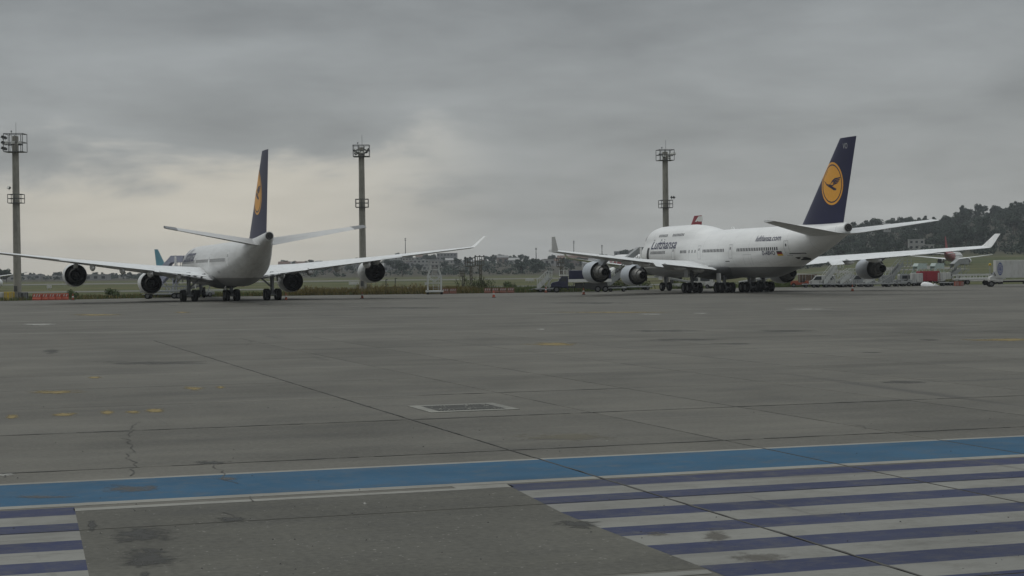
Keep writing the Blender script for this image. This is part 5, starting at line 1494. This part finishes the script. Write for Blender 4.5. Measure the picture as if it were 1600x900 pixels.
# weeds along the apron edge
def edge_y(x): return float(np.interp(x, [q[0] for q in FAR_EDGE], [q[1] for q in FAR_EDGE]))
def blades(name, m, n, xr, depth, hr, seed, clump=False):
    rr = random.Random(seed); mb = MB()
    cl_ = [rr.uniform(*xr) for _ in range(26)]
    for _ in range(n):
        x = rr.gauss(rr.choice(cl_), 1.6) if clump else rr.uniform(*xr)
        y = edge_y(x) + .3 + depth * rr.random() ** 1.4
        h = rr.uniform(*hr); wd = rr.uniform(.03, .09); lx, ly = rr.gauss(0, .25) * h, rr.gauss(0, .2) * h
        z = float(gh(x, y)); a = rr.uniform(0, 3.14); cx, cy = math.cos(a) * wd, math.sin(a) * wd
        mb.add([(x - cx, y - cy, z), (x + cx, y + cy, z), (x + lx * .5 + cx * .7, y + ly * .5 + cy * .7, z + h * .6), (x + lx * .5 - cx * .7, y + ly * .5 - cy * .7, z + h * .6), (x + lx, y + ly, z + h)],
               [(0, 1, 2, 3), (3, 2, 4)])
    return mb.build(name, m, None, kind='stuff', fix=False)
blades('dry_grass', M_REED, 9000, (-32, -6), 14, (.5, 1.35), 1, True)
blades('dry_grass', M_REED, 5000, (-75, 12), 16, (.3, .8), 2)
blades('green_grass', M_GRASSB, 14000, (-95, 14), 26, (.25, .75), 3)
blades('green_grass', M_GRASSB, 9000, (-8, 60), 22, (.4, 1.2), 4, True)

def shrub(label, u, dist, w_, h, m=M_SHRUB, upright=False, seed=0):
    rr = random.Random(seed + int(u)); p = P(u, dist); p.z = float(gh(p.x, p.y))
    g = thing('shrub', label, 'shrub', p, 0, None)
    mb = MB(); st = MB()
    if upright:
        for _ in range(46):
            a, k = rr.uniform(0, 6.28), rr.random() ** .5 * w_ / 2; b = Vector((math.cos(a) * k, math.sin(a) * k, 0)); t_ = b * 1.5 + Vector((0, 0, h * rr.uniform(.55, 1)))
            st.bar(b, t_, .035)
            for j in range(16):
                c = b.lerp(t_, .25 + .75 * j / 15); d = Vector((rr.gauss(0, 1), rr.gauss(0, 1), rr.gauss(.4, .5))).normalized(); e = d.cross(Vector((0, 0, 1))).normalized() * .06
                mb.add([c, c + d * .25 - e, c + d * .5, c + d * .25 + e], [(0, 1, 2, 3)])
    else:
        lobes = [(rr.uniform(-.5, .5) * w_ * .7, rr.uniform(-.4, .4) * w_ * .6, h * rr.uniform(.35, .7), h * rr.uniform(.28, .42)) for _ in range(7)]
        leaf_cloud(mb, rr, lobes, 620, .13)
        for _ in range(9): st.bar((0, 0, 0), (rr.uniform(-.4, .4) * w_, rr.uniform(-.3, .3) * w_, h * rr.uniform(.5, .9)), .04)
    mb.build('foliage', m, g, fix=False); st.build('stem', M_BARK, g)
shrub('bushy green shrub at the apron edge left of the inner left engine', 180, 259, 3.0, 1.7)
shrub('low dark shrub at the end of the orange barriers', 112, 256, 2.2, 1.5)
shrub('tall leafy weed clump below the steel light frames', 737, 275, 4.0, 2.7, M_GRASSB, True)
shrub('second tall weed clump right of the steel light frames', 757, 277, 2.6, 2.2, M_GRASSB, True)
shrub('round green shrub on the grass right of the tall weeds', 799, 285, 2.0, 1.8)
shrub('green shrub behind the platform of the blue catering truck', 968, 283, 3.0, 1.8, M_GRASSB)
shrub('green shrub below the nose of the right airliner', 1003, 288, 3.5, 1.7, M_GRASSB)
shrub('light green shrub right of the nose wheel of the right airliner', 1062, 310, 4.0, 2.2, M_GRASSB)
shrub('shrub seen between the wheels of the right airliner', 1108, 315, 3.5, 2.0, M_GRASSB)
shrub('dry reddish weed clump right of the white maintenance stand', 706, 275, 3.4, .9, M_REED, True)
shrub('tall dry weeds behind the middle mast', 578, 277, 4.0, 1.7, M_REED, True)
shrub('tall dry weeds left of the white maintenance stand', 640, 275, 4.4, 1.5, M_REED, True)
shrub('dry weeds under the inner right engine of the left airliner', 480, 273, 4.0, 1.3, M_REED, True)

# ------------------------------------------------------------------ far buildings
M_WALLS = [mat('far_wall_white', (.28, .28, .265), .8, var=.08), mat('far_wall_cream', (.30, .29, .26), .8, var=.08), mat('far_wall_grey', (.22, .22, .22), .8, var=.08), mat('far_wall_brick', (.16, .125, .105), .85, var=.12)]
M_ROOFS = [mat('far_roof_clay', (.13, .08, .06), .85, var=.15), mat('far_roof_grey', (.22, .22, .22), .8, var=.1), mat('far_roof_pale', (.32, .32, .31), .7, var=.08)]
def house(label, u, dist, w_, d_, h, wall, roof, rows_=2, cols=4, name='house', pitched=True, group=None, zoff=0.0):
    p = P(u, dist); p.z = float(gh(p.x, p.y)) - .5 + zoff
    g = thing(name, label, 'building', p, rnd.uniform(-.2, .2), group)
    mb = MB(); mb.box((0, 0, h / 2), (w_, d_, h)); mb.build('wall', M_WALLS[wall], g)
    mb = MB()
    if pitched: mb.prism([(-d_ / 2 - .3, h - .05), (d_ / 2 + .3, h - .05), (0, h + d_ * .28)], lambda a, c, d: Vector((d, a, c)), -w_ / 2 - .3, w_ / 2 + .3)
    else: mb.box((0, 0, h + .12), (w_ + .4, d_ + .4, .3))
    mb.build('roof', M_ROOFS[roof], g)
    me = None
    for r_ in range(rows_):
        for c in range(cols):
            if me is None:
                mb = MB(); ww, hh = w_ / cols * .45, h / rows_ * .42
                mb.box((0, 0, 0), (ww, .08, hh)); me = mb.mesh('window', M_WIN)
            o = bpy.data.objects.new('window', me); COL.objects.link(o); o.parent = g
            o.location = (-w_ / 2 + w_ * (c + .5) / cols, -d_ / 2 - .02, h * (r_ + .55) / rows_)
    return g
house('large pale block of flats in the town behind the right outer engine', 612, 1500, 13, 10, 9.5, 0, 1, 3, 5, 'apartment_block', False)
house('cream block of flats in the middle of the far town', 640, 1520, 11, 9, 7.5, 1, 1, 3, 4, 'apartment_block', False)
house('long low white building in the far town', 662, 1480, 24, 8, 6.5, 0, 2, 2, 7, 'apartment_block', False)
house('white block at the left of the maintenance stand in the far town', 681, 1460, 12, 8, 6.0, 1, 2, 2, 4, 'apartment_block', False)
house('wide grey building on the skyline right of the far town', 699, 1750, 20, 9, 10.5, 2, 1, 3, 6, 'apartment_block', False)
house('long pale warehouse on the flat ground left of the outer left engine', 135, 1150, 30, 12, 4.0, 2, 2, 1, 6, 'warehouse', False)
house('wide brown terrace of houses behind the catering truck', 905, 1600, 40, 9, 8.0, 3, 0, 2, 10, 'terrace', True)
house('pale flat building on the skyline left of the humped nose', 985, 1650, 30, 9, 10.5, 2, 2, 2, 7, 'apartment_block', False)
house('white villa with several storeys on the slope below the wooded hill', 1432, 1010, 9, 8, 9.0, 0, 2, 3, 3, 'house', False)
house('lower white house right of the white villa', 1447, 1000, 8, 7, 6.0, 0, 2, 2, 3, 'house', False)
house('small white shed left of the white villa', 1405, 980, 7, 5, 3.2, 0, 2, 1, 3, 'house', False)
house('lone pale house high in the wood of the right hill', 1387, 1260, 4.5, 4, 5.0, 0, 2, 1, 2, 'house', True, None, 6.0)
for i in range(58):
    u = rnd.choice((rnd.uniform(430, 600), rnd.uniform(560, 720), rnd.uniform(850, 1010), rnd.uniform(720, 1030))); dist = 1250 + 700 * rnd.random()
    house('small pale house among the trees of the far low rise', u, dist, rnd.uniform(6, 11), rnd.uniform(6, 8), rnd.uniform(3.2, 6), rnd.choice((0, 1, 1, 2, 3)), rnd.choice((0, 0, 1, 2)), 1, 2, 'house', rnd.random() < .6, 'houses on the far low rise')
for i in range(16):
    u = rnd.uniform(20, 320); dist = 1300 + 500 * rnd.random()
    house('small far building on the flat skyline at left', u, dist, rnd.uniform(8, 20), 8, rnd.uniform(2.5, 4.0), rnd.choice((0, 1, 2)), rnd.choice((1, 2)), 1, 3, 'house', False, 'far buildings at left')
for (u, dist, h, lb) in ((634, 1800, 24, 'thin radio mast on the skyline above the far town'), (838, 1700, 15, 'short chimney-like mast on the skyline left of the winglet'), (897, 1750, 25, 'thin mast on the skyline above the left winglet'), (193, 1250, 9, 'far thin light pole left of the inner left engine'), (941, 1700, 19, 'stub of a tower behind the humped airliner wing')):
    p = P(u, dist); p.z = float(gh(p.x, p.y))
    g = thing('radio_mast', lb, 'mast', p); mb = MB(); mb.cyl((0, 0, 0), (0, 0, h), .6, .3, 6); mb.build('pole', M_DSTEEL, g)
    mb = MB()
    for k in (.9, .97): mb.box((0, 0, h * k), (1.8, 1.8, .5))
    mb.build('antenna', M_DSTEEL, g)
house('dark low hangar building at the left end of the skyline', 30, 1500, 40, 14, 4.5, 2, 1, 1, 6, 'warehouse', False)

# ------------------------------------------------------------------ haze
M_HAZE = bpy.data.materials.new('haze_air'); M_HAZE.use_nodes = True
ht = M_HAZE.node_tree; ht.nodes.clear()
ho = ht.nodes.new('ShaderNodeOutputMaterial'); hv = ht.nodes.new('ShaderNodeVolumePrincipled')
hv.inputs['Color'].default_value = (0.80, 0.84, 0.88, 1); hv.inputs['Density'].default_value = 0.00013; hv.inputs['Anisotropy'].default_value = 0.0
ht.links.new(hv.outputs[0], ho.inputs['Volume'])
mb = MB(); mb.box((0, 1750, 31), (8200, 4500, 66))
mb.build('haze', M_HAZE, None, kind='stuff')
